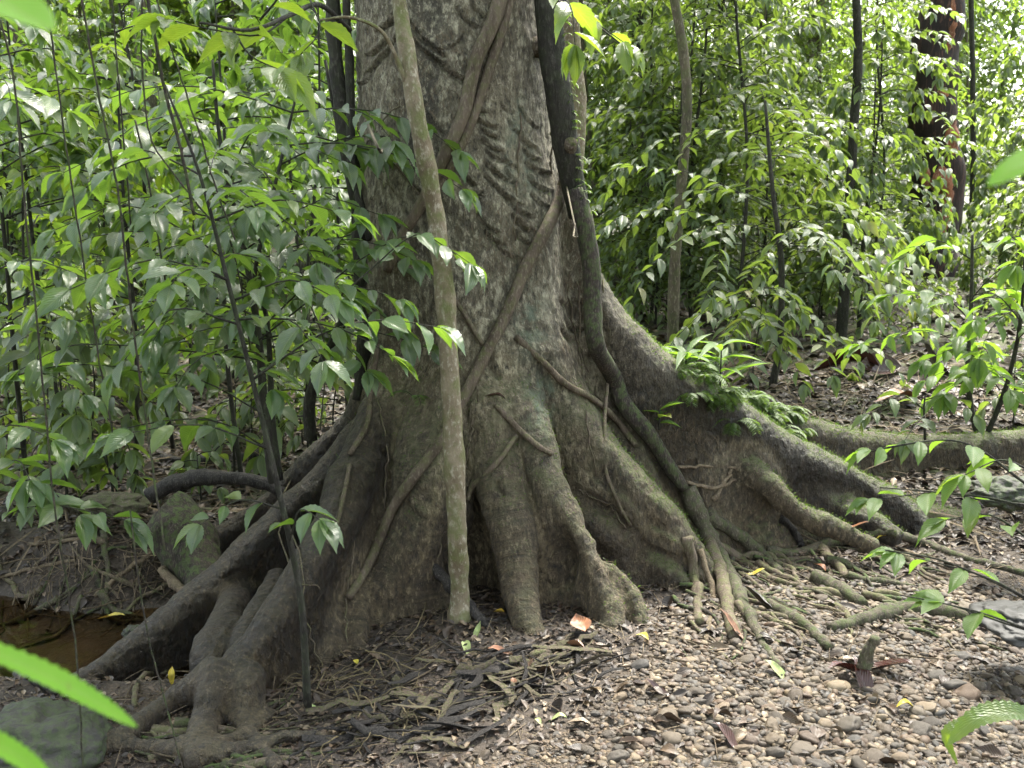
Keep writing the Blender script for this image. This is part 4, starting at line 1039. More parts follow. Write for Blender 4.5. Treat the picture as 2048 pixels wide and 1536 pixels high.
pole_t = thing('pole_tree', 'slender pale mottled tree trunk standing in front of the giant trunk', 'tree', tuple(G(920, 1238)))
Yb = G(920, 1238).y
pole = [(770, -400, Yb + .35), (796, -20, Yb + .2), (815, 110, Yb + .15), (832, 225, Yb + .12), (857, 345, Yb + .1), (876, 470, Yb + .08), (890, 590, Yb + .05), (897, 700, Yb), (905, 850, Yb), (912, 1000, Yb), (917, 1120, Yb), (920, 1200, Yb), (921, 1262, Yb)]
mb = MB(); pts = curve([P(*q_) for q_ in pole], 9); sc_ = Yb / F
mb.tube(pts, [r_ * sc_ for r_ in lerp_list([13, 15, 17, 17.5, 18.5, 19, 20, 20.5, 21, 21, 20, 21.5, 31], len(pts))], 22, bump=.16, seed=3)
mb.build('trunk', M['pole_bark'], pole_t)
mb = MB(); mb.tube(curve([P(812, 165, Yb + .12), P(790, 110, Yb + .1), P(760, 60, Yb + .05), P(700, 35, Yb), P(640, 40, Yb)], 5), lerp_list([.011, .004], 21), 6, bump=.1); mb.build('branch', M['pole_bark'], pole_t)
mb = MB(); mb.tube(curve([P(870, 430, Yb + .05), P(845, 380, Yb), P(800, 400, Yb)], 4), lerp_list([.006, .002], 9), 5)
rs = random.Random(31); lv = Leaves(); tw = MB()
leafy_twig(tw, lv, curve([P(650, 620, 3.95), P(740, 540, 3.95), P(830, 470, 3.95), P(900, 500, 3.93), P(945, 530, 3.9)], 4), .004, .13, rs, .5, start=.4)
leafy_twig(tw, lv, curve([P(600, 560, 3.95), P(720, 575, 3.95), P(800, 600, 3.9)], 4), .003, .12, rs, .5, start=.4)
st_ = thing('leafy_branch', 'leafy side spray crossing in front of the slender pole at mid height', 'branch', tuple(P(650, 620, 3.95)))
tw.build('twigs', M['dark_bark'], st_); fo = MB(); lv.into(fo, LS['near'], 2); fo.build('foliage', M['leaf_big'], st_)
# thin cover of hair roots at the pole's foot is in the litter below

px_tube('liana', 'thick double liana crossing the trunk from top centre down to the left', 'liana', [(1010, -60), (985, 40), (950, 130), (925, 230), (890, 320), (850, 400), (815, 470), (780, 540)], [15, 14, 12, 9], 'liana', 12)
px_tube('liana', 'second strand of liana lying against the thick one, on its right', 'liana', [(1030, -60), (1000, 60), (965, 170), (935, 260), (900, 330), (868, 400)], [9, 10, 9, 6], 'liana', 10)
px_tube('liana', 'straight woody liana slanting over the whole front of the trunk down to the left', 'liana', [(1142, 285, 4.74), (1120, 365), (1085, 450), (1048, 530), (1010, 620), (965, 710), (925, 790), (880, 880), (830, 960), (790, 1030), (735, 1120), (690, 1200)], [13, 13, 12, 12, 11, 9], 'liana', 12)
px_tube('liana', 'big dark liana winding down the right side of the trunk', 'liana', [(1148, 380, 4.8), (1168, 450, 4.76), (1183, 540, 4.74), (1186, 620, 4.72), (1192, 690, 4.7), (1225, 750), (1255, 810), (1285, 870), (1330, 930), (1365, 975)], [19, 20, 18, 18, 17, 18, 16, 12], 'liana_dark', 14)
o = px_tube('strangler_stem', 'near black climbing stem along the upper right edge of the trunk', 'liana', [(1088, -60, 4.78), (1100, 60, 4.78), (1112, 160, 4.78), (1125, 250, 4.8), (1140, 340, 4.84), (1160, 430, 4.9)], [24, 27, 27, 24], M['dark_bark'], 14)
px_tube('strangler_stem', 'dark climbing stem hugging the left edge of the trunk', 'liana', [(665, -60, 5.0), (672, 120, 5.0), (690, 260, 5.0), (712, 380, 5.0), (722, 520, 4.95), (735, 640, 4.95), (722, 740, 4.9), (712, 800, 4.85)], [16, 15, 17, 15, 16, 15, 10], M['dark_bark'], 12, bump=.25)
px_tube('strangler_stem', 'thinner dark climber left of the one hugging the trunk', 'liana', [(690, -60, 4.95), (700, 160, 4.95), (705, 330, 4.93), (740, 480, 4.8)], [8, 9, 7], M['dark_bark'], 8, bump=.2)
for k, (pth, r_, lb) in enumerate([
    ([(905, 590), (935, 640), (965, 690)], 5, 'short thin liana just right of the pole at mid height'),
    ([(1030, 675), (1080, 720), (1130, 770), (1180, 800), (1230, 840), (1270, 890)], 7, 'mossy liana slanting down right from the middle of the trunk'),
    ([(990, 810), (1030, 850), (1070, 890), (1100, 910)], 6, 'thin mossy liana low on the centre of the trunk'),
    ([(1035, 870), (990, 930), (950, 970), (930, 1000)], 6, 'thin liana slanting left down to the pole'),
    ([(700, 930), (690, 980), (672, 1060)], 5, 'dark climber down the crest of the front left buttress'),
    ([(760, 690), (745, 780), (735, 850), (700, 910)], 6, 'climber beside the left foot of the trunk'),
    ([(1215, 750), (1206, 850), (1212, 940), (1240, 1010), (1262, 1050)], 4, 'pale vine hanging over the right buttress'),
    ([(850, 400), (800, 340), (770, 300), (735, 240), (712, 180)], 3, 'thin vine at the upper left of the trunk')]):
    px_tube('liana', lb, 'liana', pth, r_, 'liana', 7, bump=.2)
VINES = [([(0, 40, 3.2), (30, 170, 3.2), (48, 400, 3.2), (80, 700, 3.2), (108, 1000, 3.2), (150, 1280, 3.2), (168, 1560, 3.1)], 2.6), ([(92, -20, 3.6), (110, 130, 3.6), (148, 400, 3.6), (195, 700, 3.6), (228, 880, 3.6)], 2.2),
 ([(160, -20, 3.3), (200, 200, 3.3), (238, 400, 3.3), (262, 620, 3.3), (300, 900, 3.3), (330, 1100, 3.2)], 2.8), ([(260, 1020, 3.3), (290, 1240, 3.25), (330, 1400, 3.2), (370, 1560, 3.1)], 2.3), ([(285, -20, 3.5), (284, 120, 3.5), (300, 270, 3.5), (350, 350, 3.5), (420, 440, 3.5)], 2.2),
 ([(292, -20, 3.4), (330, 180, 3.4), (362, 300, 3.4), (388, 430, 3.4)], 4), ([(308, -20, 3.4), (350, 120, 3.4), (400, 270, 3.4), (430, 370, 3.4), (470, 480, 3.4)], 2.2), ([(222, -20, 3.8), (240, 200, 3.8), (262, 450, 3.8)], 2),
 ([(500, 700, 4.2), (480, 560, 4.2), (460, 480, 4.2)], 2), ([(640, 860, 4.2), (650, 700, 4.2), (600, 560, 4.2)], 2), ([(330, 560, 4), (300, 380, 4), (270, 240, 4)], 2.4)]
for k, (pth, r_) in enumerate(VINES):
    px_tube('hanging_vine', 'thin taut vine hanging straight down in front of the left thicket', 'vine', pth, r_ * .8, 'liana_dark', 6, bump=.1, jit=.001, n=8, group='thin hanging vines on the left')
for k, pth in enumerate([[(1075, -30), (1083, 60), (1090, 150), (1098, 250), (1100, 350)], [(1092, 90), (1108, 230), (1128, 370), (1150, 450), (1178, 560)], [(1135, 540), (1140, 640), (1165, 720), (1200, 800)], [(1160, 560), (1158, 700), (1172, 850), (1190, 950)],
    [(1040, 230), (1035, 330), (1028, 480)], [(1160, 980), (1220, 1010), (1250, 1060)], [(940, 740), (955, 800), (945, 860), (930, 940)], [(870, 1000), (880, 1080), (860, 1160)], [(760, 800), (775, 900), (770, 1010), (740, 1100)], [(560, 1010), (600, 1110), (610, 1240), (640, 1330)],
    [(720, 250), (740, 330), (790, 380)], [(1200, 560), (1206, 700), (1240, 800)], [(580, 960), (560, 1050), (590, 1150), (640, 1180)], [(800, 200), (760, 260), (730, 300), (720, 380)], [(950, 960), (900, 1060), (820, 1100)], [(700, 1000), (705, 1100), (690, 1200), (700, 1290)]]):
    px_tube('thin_vine', 'hair-thin vine clinging to the bark of the giant trunk', 'vine', pth, 1.8, 'liana', 5, bump=.1, jit=.006, n=6, group='thin vines clinging to the giant trunk', off=2.5)

# epiphyte leaves along the dark stem's right edge, small ferns
rs = random.Random(8)
def rosette(name, label, cat, loc, n, L, shape, mat, up=.9, group=None, seed=0, stem=.0, asp=1.):
    rs2 = random.Random(seed); t = thing(name, label, cat, tuple(loc), group); lv = Leaves(); mb = MB(); loc = Vector(loc)
    mb.tube([loc - Vector((0, 0, .02)), loc + Vector((0, 0, stem + .01))], [.006, .003], 6)
    for k in range(n):
        az = k * 2.4 + rs2.uniform(-.3, .3); e = up * rs2.uniform(.4, 1.3)
        lv.add(loc + Vector((0, 0, stem * (k + 1) / n)), Vector((math.cos(az), math.sin(az), e)), Vector((-math.cos(az) * e, -math.sin(az) * e, 1)), L * rs2.uniform(.7, 1.15))
    fo = MB(); lv.into(fo, shape, seed, asp); mb.build('stem', M['dark_bark'], t); fo.build('foliage', mat, t); return t
def fern(name, label, loc, n, L, seed, group=None, mat='fern'):
    rs2 = random.Random(seed); t = thing(name, label, 'fern', tuple(loc), group); mb = MB(); lv = Leaves(); loc = Vector(loc)
    for k in range(n):
        az = k * 2.4 + rs2.uniform(-.5, .5); pts = arc(loc, Vector((math.cos(az), math.sin(az), rs2.uniform(.3, 1.4))), L * rs2.uniform(.6, 1.1), 1.0, rs2, 8)
        mb.tube(pts, lerp_list([.0018, .0006], len(pts)), 4)
        for i in range(1, len(pts) - 1):
            for h_ in (0, .5):
                q_ = pts[i].lerp(pts[i + 1], h_); d = (pts[i + 1] - pts[i]).normalized(); lat = d.cross(Vector((0, 0, 1))).normalized()
                for s_ in (-1, 1):
                    lv.add(q_, lat * s_ + d * .4, Vector((rs2.gauss(0, .2), rs2.gauss(0, .2), 1)), L * .26 * math.sin(math.pi * (.15 + .8 * (1 - (i + h_) / len(pts)))))
    fo = MB(); lv.into(fo, LS['needle'], seed); mb.build('stalks', M['dark_bark'], t); fo.build('fronds', M[mat], t); return t
for k, (a, b, L) in enumerate([(1400, 0, .15), (1425, 0, .17), (1462, 0, .18), (1490, 0, .2), (1515, 0, .2), (1545, 0, .19), (1572, 0, .17), (1600, 0, .13), (1380, 705, .16), (1410, 722, .18), (1440, 745, .17), (1470, 770, .2), (1500, 788, .2), (1530, 805, .19), (1560, 825, .18), (1590, 845, .15), (1430, 705, .14), (1485, 745, .18), (1540, 780, .18), (1350, 690, .12), (1575, 800, .14), (1455, 725, .15)]):
    p = crest(a) + Vector((0, 0, -.01)) + Vector((0, -.05, -.06)) * (k % 3)
    fern('fern', 'tuft of delicate bright green fern on the crest of the right buttress', p, 12, L * .95, k, 'ferns on the crest of the right buttress')
for (a, b, L, lb) in [(1440, 690, .24, 'bright green plant with long pointed leaves rising from the right buttress'), (1372, 672, .2, 'smaller bright lance-leaved plant left of the taller one on the right buttress')]:
    p = crest(a); rosette('lance_leaved_plant', lb, 'plant', p, 9, L, LS['lance'], M['leaf_bright'], .8, seed=a, stem=.2 if L > .22 else .05, asp=1.15)
p, n_ = hit(1310, 850, .03); rosette('seedling', 'small seedling with a few glossy leaves rooted on the big dark liana', 'seedling', p, 6, .12, LS['near'], M['leaf_bright'], .5, seed=4, stem=.08)
p, n_ = hit(838, 800, .03); fern('fern', 'single small blue-green fern hanging on the bark left of the pole', p, 3, .14, 77)
p, n_ = hit(770, 320, .02); rosette('perching_plant', 'small perching plant with curved leaves high on the left of the trunk', 'plant', p, 7, .13, LS['lance'], M['leaf_mid'], .2, seed=9)
p, n_ = hit(1074, 95, .01)
o = MB(); o.tube([p + Vector((0, .03, 0)), p + Vector((.0, -.03, .0)), p + Vector((0, -.07, -.01))], [.05, .045, .012], 12, bump=.25, seed=4); o = o.build('fibrous_lump', M['liana'], loc=tuple(p)); tag(o, 'round fibrous lump sticking out at the upper right of the trunk', 'lump')
for k in range(26):
    py = 20 + k * 16 + rs.uniform(-6, 6); p = P(1124 + max(0, (py - 150)) * .15 + rs.uniform(-2, 10), py, 4.78)
    fern('tiny_fern', 'tiny dark fern tuft on the climbing stem at the upper right edge of the trunk', p, 3, .06, k + 200, 'tiny ferns along the dark climbing stem')

# ------------------------------------------------------------------ stones
def ico(sub=2):
    import bmesh
    bm = bmesh.new(); bmesh.ops.create_icosphere(bm, subdivisions=sub, radius=1); bm.verts.ensure_lookup_table()
    V = np.array([v.co[:] for v in bm.verts]); Fc = np.array([[v.index for v in f.verts] for f in bm.faces]); bm.free(); return V, Fc
def stone_shape(sub, seed, amp=.22):
    V, Fc = ico(sub); r = np.random.RandomState(seed)
    V = V * (1 + amp * fbm(V * 1.1 + seed * 5.7, 2, seed))[:, None]
    V = np.sign(V) * np.abs(V) ** .92
    V = V * [1, r.uniform(.62, .9), r.uniform(.35, .6)]
    return V, [Fc], np.zeros((len(V), 3))
rocks = []
for k in range(8):
    V, Fl, A = stone_shape(4, k + 3); mb = MB(); mb.add(V, Fl, A)
    o = mb.build('pebble', M['stone']); tag(o, 'rounded river pebble lying on the gravel bank at the lower right', 'pebble', 'larger pebbles of the gravel bank'); rocks.append(o)
rng = np.random.RandomState(12); placed = []; npb = 0; tries = 0
def size_px(px, py): return np.interp(py, [1100, 1280, 1536], [6.5, 11, 19.5]) * np.interp(px, [950, 1300, 1700, 2048], [.5, .85, 1.0, 1.05])
firsts = set()
while npb < 300 and tries < 30000:
    tries += 1
    px = rng.uniform(930, 2070); py = 1536 - abs(rng.normal(0, 190)) if rng.rand() < .8 else rng.uniform(1090, 1536)
    if py < 1090 or px < 940 + (1536 - py) * .9 - 60: continue
    q_ = G(px, py)
    if gravel_mask(np.array([q_.x]), np.array([q_.y]))[0] < .5: continue
    s_ = size_px(px, py) * q_.y / F * 1.08 * float(np.clip(rng.lognormal(-.02, .3), .6, 1.9))
    if any((q_.x - a) ** 2 + (q_.y - b) ** 2 < ((s_ + c_) * .8) ** 2 for a, b, c_ in placed): continue
    placed.append((q_.x, q_.y, s_)); k = rng.randint(8)
    if k not in firsts: o = rocks[k]; firsts.add(k)
    else: o = rocks[k].copy(); COL.objects.link(o)
    o.location = (q_.x, q_.y, q_.z + s_ * .12); o.rotation_euler = (rng.normal(0, .25), rng.normal(0, .25), rng.uniform(0, 6.28)); o.scale = (s_, s_, s_ * rng.uniform(.8, 1.15)); npb += 1
# everything smaller: gravel as one mass
mb = MB(); r = np.random.RandomState(2)
def ground_pts(n, xr, yr, fn=None, r=r):
    x = r.uniform(*xr, n); y = r.uniform(*yr, n)
    if fn is not None:
        m_ = fn(x, y) > r.rand(n); x, y = x[m_], y[m_]
    return x, y
def rand_axes(n, r, tilt=.35):
    az = r.uniform(0, 2 * np.pi, n); z = norm(np.stack([r.normal(0, tilt, n), r.normal(0, tilt, n), np.ones(n)], 1))
    x = norm(np.stack([np.cos(az), np.sin(az), np.zeros(n)], 1)); x = norm(x - z * (x * z).sum(1, keepdims=True)); return x, np.cross(z, x), z
for (n, sub, smin, smax, reg) in [(15000, 2, .007, .017, (-1.3, 3.2, 2.7, 4.7)), (26000, 1, .0035, .008, (-1.3, 2.6, 2.7, 4.3)), (3000, 2, .012, .022, (.4, 3.6, 2.7, 4.7))]:
    for v_ in range(4):
        x, y = ground_pts(n // 4, reg[:2], reg[2:], lambda a, b: gravel_mask(a, b) ** 1.5)
        s_ = r.uniform(smin, smax, len(x)) * (1 + .3 * (x > .6)); z = gz(x, y); X, Y_, Z = rand_axes(len(x), r)
        mb.scatter(stone_shape(sub, v_ + 40, .25), np.stack([x, y, z + s_ * .08], 1), X * s_[:, None], Y_ * s_[:, None], Z * s_[:, None], r.rand(len(x)))
o = mb.build('gravel', M['stone']); tag(o, kind='stuff')

# boulders
def boulder(name, label, px, py, Y, wpx, hf, mat, seed, flat=.6):
    V, Fl, A = stone_shape(5, seed, .3); V = V + norm(V) * (.1 * fbm(V * 4, 5, seed, .6))[:, None]
    s_ = wpx * Y / F; c_ = P(px, py, Y); mb = MB(); mb.add(V * [s_, s_ * 1.1, s_ * hf / .47] + np.array(c_), Fl, A)
    o = mb.build(name, M[mat], loc=tuple(c_)); tag(o, label, 'rock'); return o
boulder('boulder', 'dark mossy boulder in the bottom left corner', 55, 1500, 3.3, 165, .4, 'boulder', 3)
boulder('boulder', 'smooth grey boulder at the right edge beside the pebbles', 2070, 1245, 3.75, 110, .26, 'rock', 6)
boulder('boulder', 'green mossy boulder behind the branch at the right edge', 2020, 985, 4.9, 85, .34, 'boulder', 9)
boulder('boulder', 'mossy hump of rock on the bank left of the roots', 225, 1005, 5.3, 75, .3, 'mossy', 11)
boulder('boulder', 'small grey stone between the left buttresses at the water edge', 268, 1262, 4.45, 24, .3, 'boulder', 14)

# ------------------------------------------------------------------ logs, roots and sticks on the ground
LOGS = [
 ('mossy_root', 'long mossy root running down from the right buttress, its lower end black', 'root', [(1372, 975), (1400, 1040), (1430, 1105), (1462, 1165), (1492, 1225), (1520, 1285), (1562, 1345)], [20, 19, 18, 16, 12, 8], 'mossy'),
 ('mossy_root', 'mossy root branching right at the foot of the right buttress', 'root', [(1410, 1030), (1465, 1065), (1520, 1105), (1560, 1150)], [14, 13, 9], 'mossy'),
 ('mossy_root', 'thin root below the branching mossy one, between the litter', 'root', [(1420, 1080), (1480, 1120), (1540, 1160), (1600, 1175)], [10, 9, 6], 'liana'),
 ('mossy_root', 'mossy root ending in the pebbles near the centre right', 'root', [(1500, 1195), (1560, 1225), (1610, 1255), (1660, 1300)], [17, 15, 10], 'mossy'),
 ('curved_log', 'long dark curved log on the pebbles at the right', 'log', [(1660, 1262), (1730, 1240), (1810, 1222), (1890, 1228), (1985, 1250)], [12, 17, 17, 15, 10], 'mossy'),
 ('mossy_log', 'short mossy log above the left end of the dark curved log', 'log', [(1630, 1160), (1680, 1185), (1725, 1215)], [17, 16, 12], 'mossy'),
 ('fallen_branch', 'bent mossy branch crossing the litter under the right buttress', 'branch', [(1530, 1100), (1600, 1108), (1660, 1085), (1740, 1068), (1790, 1062)], [10, 12, 10, 6], 'mossy'),
 ('fallen_branch', 'dark stick pointing down to the right behind the bent mossy branch', 'branch', [(1560, 1035), (1590, 1070), (1600, 1090)], [9, 8], 'driftwood'),
 ('fallen_branch', 'smooth root reaching down towards the pebbles at centre right', 'branch', [(1635, 1095), (1665, 1125), (1695, 1160)], [13, 9], 'liana'),
 ('fallen_branch', 'mossy branch along the foot of the far right root', 'branch', [(1780, 1065), (1850, 1090), (1930, 1120), (2050, 1150)], [10, 9, 8], 'mossy'),
 ('hanging_root', 'peeling root standing just right of the knee-shaped root', 'root', [(1372, 1075), (1388, 1150), (1394, 1200), (1398, 1250)], [13, 10], 'liana'),
 ('hanging_root', 'brown root beside the black-ended mossy one', 'root', [(1415, 1085), (1440, 1150), (1455, 1220), (1470, 1280)], [17, 14], 'liana'),
 ('hanging_root', 'thin straight root left of the brown one', 'root', [(1400, 1100), (1425, 1190), (1420, 1240), (1412, 1285)], [7, 5], 'twig'),
 ('dark_stake', 'smooth black stake leaning behind the pole down to the centre root', 'stake', [(862, 1128, 4.3), (900, 1170, 4.22), (950, 1225, 4.1), (1000, 1275, 4.0), (1044, 1310, 3.94)], [9, 14, 12, 10, 6], 'driftwood'),
 ('broken_stub', 'small broken stub standing up from the pebbles', 'stump', [(1728, 1335, 3.62), (1735, 1305, 3.62), (1748, 1275, 3.62)], [20, 15, 12], 'mossy'),
 ('fallen_branch', 'pale thin stick lying among the driftwood by the roots', 'branch', [(890, 1372), (940, 1362), (1000, 1340), (1040, 1322)], [7, 14, 9], 'driftwood'),
 ('fallen_branch', 'brown stick resting against the centre root foot', 'branch', [(1060, 1318), (1100, 1305), (1150, 1285)], [8, 10, 7], 'liana'),
 ('broken_log', 'thick broken root stump behind the left roots', 'log', [(330, 1010, 5.0), (355, 1050, 4.95), (385, 1110, 4.85), (410, 1170, 4.7), (420, 1230, 4.55)], [40, 56, 55, 45, 40], 'liana_dark'),
 ('dark_root', 'dark arching root behind the broken stump on the left', 'root', [(300, 990, 5.2), (350, 965, 5.2), (420, 955, 5.2), (500, 960, 5.2), (570, 985, 5.2)], [16, 19, 17, 14, 12], 'driftwood'),
 ('mossy_log', 'bright mossy log lying across the far left middle ground', 'log', [(130, 910), (220, 880), (310, 860), (400, 850)], [9, 12, 11, 8], 'mossy'),
 ('mossy_log', 'mossy log end at the left edge above the bank', 'log', [(-20, 990), (60, 960), (140, 945)], [20, 18, 9], 'mossy'),
 ('fallen_branch', 'pale bare stick lying in the middle ground left of the trunk', 'branch', [(365, 892), (400, 888), (440, 884)], [5, 5], 'twig'),
 ('fallen_branch', 'long root along the middle ground left of the trunk', 'branch', [(320, 920), (420, 925), (500, 915), (560, 900)], [9, 10, 7], 'driftwood'),
 ('fallen_branch', 'thin pale branch lying on top of the cut bank', 'branch', [(60, 1090), (150, 1080), (230, 1060), (290, 1030)], [4, 4, 3], 'twig'),
 ('fallen_branch', 'forked pale branch leaning down the bank beside the stump', 'branch', [(190, 1195), (240, 1150), (300, 1110), (340, 1085)], [5, 6, 5], 'twig'),
 ('fallen_branch', 'broken cane with a pale ring by the stump', 'branch', [(322, 1140, 4.75), (350, 1165, 4.7), (375, 1190, 4.6)], [11, 11], 'twig'),
 ('fallen_branch', 'thin branch at the left edge running to the bank', 'branch', [(-20, 1160), (60, 1140), (150, 1120)], [4, 4], 'twig'),
 ('dark_root', 'black root at the left edge beside the pool', 'root', [(-30, 1320), (20, 1345), (70, 1365), (120, 1390)], [12, 12, 9], 'driftwood'),
 ('hooked_root', 'small hooked root on the pebbles between the left buttresses', 'root', [(268, 1415), (275, 1370), (300, 1345), (335, 1345)], [6, 6, 5], 'liana'),
 ('fallen_branch', 'long thin branch on the bare ground right of the ferns', 'branch', [(1560, 700), (1640, 690), (1700, 665), (1760, 650)], [3, 4, 4], 'liana'),
 ('fallen_branch', 'crooked root loop on the bare ground at the right', 'branch', [(1640, 720), (1700, 705), (1750, 690), (1770, 715), (1740, 735)], [5, 5, 4], 'liana'),
 ('fallen_branch', 'grey log on the bare ground beside the pale dead leaf', 'branch', [(1850, 745), (1910, 738), (1960, 730)], [8, 9], 'liana'),
 ('fallen_branch', 'thin twisted branch in front of the dark bank at far right', 'branch', [(1680, 740), (1740, 742), (1800, 748), (1840, 745)], [4, 5], 'mossy'),
 ('thin_twig', 'bare twig crossing in front of the right buttress', 'twig', [(1340, 935), (1400, 932), (1470, 935)], [3, 3], 'twig'),
 ('thin_twig', 'forked bare twig leaning under the right buttress', 'twig', [(1425, 1000), (1450, 960), (1462, 940)], [5, 4], 'twig'),
 ('thin_twig', 'low brown twig under the right buttress', 'twig', [(1370, 965), (1430, 975), (1470, 960)], [4, 4], 'twig'),
]
for nm, lb, ct, pth, r_, mt in LOGS:
    if any(len(q_) == 3 for q_ in pth) and not all(len(q_) == 3 for q_ in pth): raise ValueError
    px_tube(nm, lb, ct, pth, r_, mt, 14, bump=.38, off=.35, jit=.003)

rs = random.Random(61)
for k in range(230):
    z_ = rs.random()
    if z_ < .6: px, py, a = rs.uniform(1330, 1850), rs.uniform(1010, 1260), rs.uniform(.1, 1.2)
    elif z_ < .84: px, py, a = rs.uniform(0, 460), rs.uniform(1000, 1235), rs.uniform(-.6, 3.2)
    else: px, py, a = rs.uniform(250, 520), rs.uniform(1440, 1536), rs.uniform(-.4, .8)
    h_, _n = hit(px, py); pth = []
    if (h_ - G(px, py)).length > .25: continue
    x_, y_ = h_.x, h_.y; dr_ = -a
    for j_ in range(6):
        pth.append(Vector((x_, y_, gzf(x_, y_) + rs.uniform(-.005, .03) * (1 - j_ / 6)))); dr_ += rs.gauss(0, .35); x_ += math.cos(dr_) * .085; y_ += math.sin(dr_) * .085
    r0 = rs.choice((.003, .004, .006, .009, .013, .02)); mb = MB(); mb.tube(curve(pth, 5), lerp_list([r0, r0 * .8, r0 * .35], 26), 7, bump=.25, seed=k)
    o = mb.build('thin_root', M[rs.choice(('liana', 'liana', 'liana_dark', 'mossy'))], loc=tuple(pth[0])); tag(o, 'thin brown root snaking over the litter between the big roots', 'root', 'thin brown roots snaking over the ground')

# random small sticks and the driftwood drift
def stick_mesh(seed, flat=1.):
    r2 = random.Random(seed); mb = MB(); pts = [Vector((t - .5, r2.gauss(0, .03), r2.gauss(0, .012))) for t in np.linspace(0, 1, 6)]
    mb.tube(pts, lerp_list([.03 * r2.uniform(.5, 1), .035, .02], 6), 7, bump=.35, seed=seed)
    mb.V[0][:, 1] *= flat; return mb
def scatter_things(name, label, cat, group, meshes, spots, mat):
    base = []
    for k, mb_ in enumerate(meshes):
        o = mb_.build(name, mat); tag(o, label, cat, group); base.append(o)
    used_ = set()
    for k, (loc, rot, sc) in enumerate(spots):
        b = k % len(base)
        if b not in used_: o = base[b]; used_.add(b)
        else: o = base[b].copy(); COL.objects.link(o)
        o.location = loc; o.rotation_euler = rot; o.scale = sc
rs = random.Random(17)
def in_tree(p):
    loc, n_, i_, d_ = tree_bvh.find_nearest(p); return loc is not None and d_ < .03
spots = []
while len(spots) < 150:
    t = rs.random(); px = 690 + t * 470 + rs.gauss(0, 50); py = 1500 - t * 200 + rs.gauss(0, 34)
    q_ = G(px, py)
    if in_tree(q_): continue
    L = rs.uniform(.06, .36); w = rs.uniform(.3, 1.8) * .55
    spots.append((tuple(q_ + Vector((0, 0, .004 + rs.random() * .03))), (rs.gauss(0, .5), rs.gauss(0, .13), rs.gauss(.35, .6)), (L, L * w + .1 * w, L * .3 + .05)))
scatter_things('driftwood_piece', 'flat piece of black wet driftwood in the drift at the bottom centre', 'driftwood', 'driftwood pieces at the bottom centre', [stick_mesh(k, 1.5) for k in range(9)], spots[:85], M['driftwood'])
scatter_things('bark_strip', 'thin brown strip of rotting bark in the drift at the bottom centre', 'bark', 'brown bark strips at the bottom centre', [stick_mesh(k + 50, 2.0) for k in range(6)], [(a_, b_, (c_[0], c_[1] * .8, c_[2] * .5)) for a_, b_, c_ in spots[85:]], M['liana'])
spots = []
def visible_ground(px, py):
    h_, n_ = hit(px, py); g_ = G(px, py); return (h_ - g_).length < .08
tries = 0
while len(spots) < 190 and tries < 4000:
    tries += 1
    zone = rs.random()
    if zone < .4: px, py = rs.uniform(0, 560), rs.uniform(860, 1240)
    elif zone < .55: px, py = rs.uniform(200, 900), rs.uniform(1240, 1536)
    elif zone < .85: px, py = rs.uniform(1350, 1900), rs.uniform(1030, 1330)
    else: px, py = rs.uniform(1350, 2040), rs.uniform(660, 900)
    if not visible_ground(px, py): continue
    q_ = G(px, py); L = rs.uniform(.08, .4) * (1.6 if q_.y > 6 else 1)
    spots.append((tuple(q_ + Vector((0, 0, .01))), (0, rs.gauss(0, .1), rs.uniform(0, 3.14)), (L, L * .3 + .05, L * .3 + .05)))
scatter_things('stick', 'small bare brown stick lying in the leaf litter', 'stick', 'small sticks in the litter', [stick_mesh(k + 20, .6) for k in range(6)], spots, M['twig'])

# pale vine-like rootlets curling on the ground at the bottom left
rs = random.Random(23)
for k in range(26):
    px, py = rs.uniform(560, 820), rs.uniform(1290, 1500); a = rs.uniform(0, 6.28); pth = []
    for j_ in range(6):
        g_ = G(px, py); pth.append(g_ + Vector((0, 0, rs.uniform(-.012, .06)))); a += rs.gauss(0, .75); px += math.cos(a) * 38; py += math.sin(a) * 24
    mb = MB(); mb.tube(curve(pth, 6, .002), lerp_list([.0034, .0022, .001], 31), 5); o = mb.build('rootlet', M['rootlet'] if 'rootlet' in M else M['twig'], loc=tuple(pth[0])); tag(o, 'thin pale rootlet curling over the ground at the lower left', 'root', 'curling pale rootlets at the lower left')

# ------------------------------------------------------------------ fallen leaves
def dleaf(seed, w=.45):
    r2 = np.random.RandomState(seed); V, Fl, A = leaf_shape(9, w, .3, 0, 5, .3, .0, .02, .48, seed)
    V = V.copy(); V[:, 1] -= .5; V[:, 2] += .18 * np.sin(V[:, 1] * 4 + seed) * r2.uniform(.3, 1.2) + .5 * V[:, 0] ** 2 * r2.uniform(-1, 2.5) + .03 * r2.randn() * V[:, 0] * 4
    return V, Fl, A
def one_leaf(name, label, px, py, Lpx, rot, mat, seed, w=.45, lift=.012, tilt=(0, 0)):
    q_, n_ = hit(px, py); V, Fl, A = dleaf(seed, w); s_ = Lpx * q_.y / F; mb = MB()
    Mx = np.array(Matrix.Rotation(rot, 3, 'Z') @ Matrix.Rotation(tilt[0], 3, 'X') @ Matrix.Rotation(tilt[1], 3, 'Y'))
    q_ = q_ + Vector((0, 0, lift)); mb.add((V * s_) @ Mx.T + np.array(q_), Fl, A); o = mb.build(name, M[mat], loc=tuple(q_)); tag(o, label, 'leaf'); return o
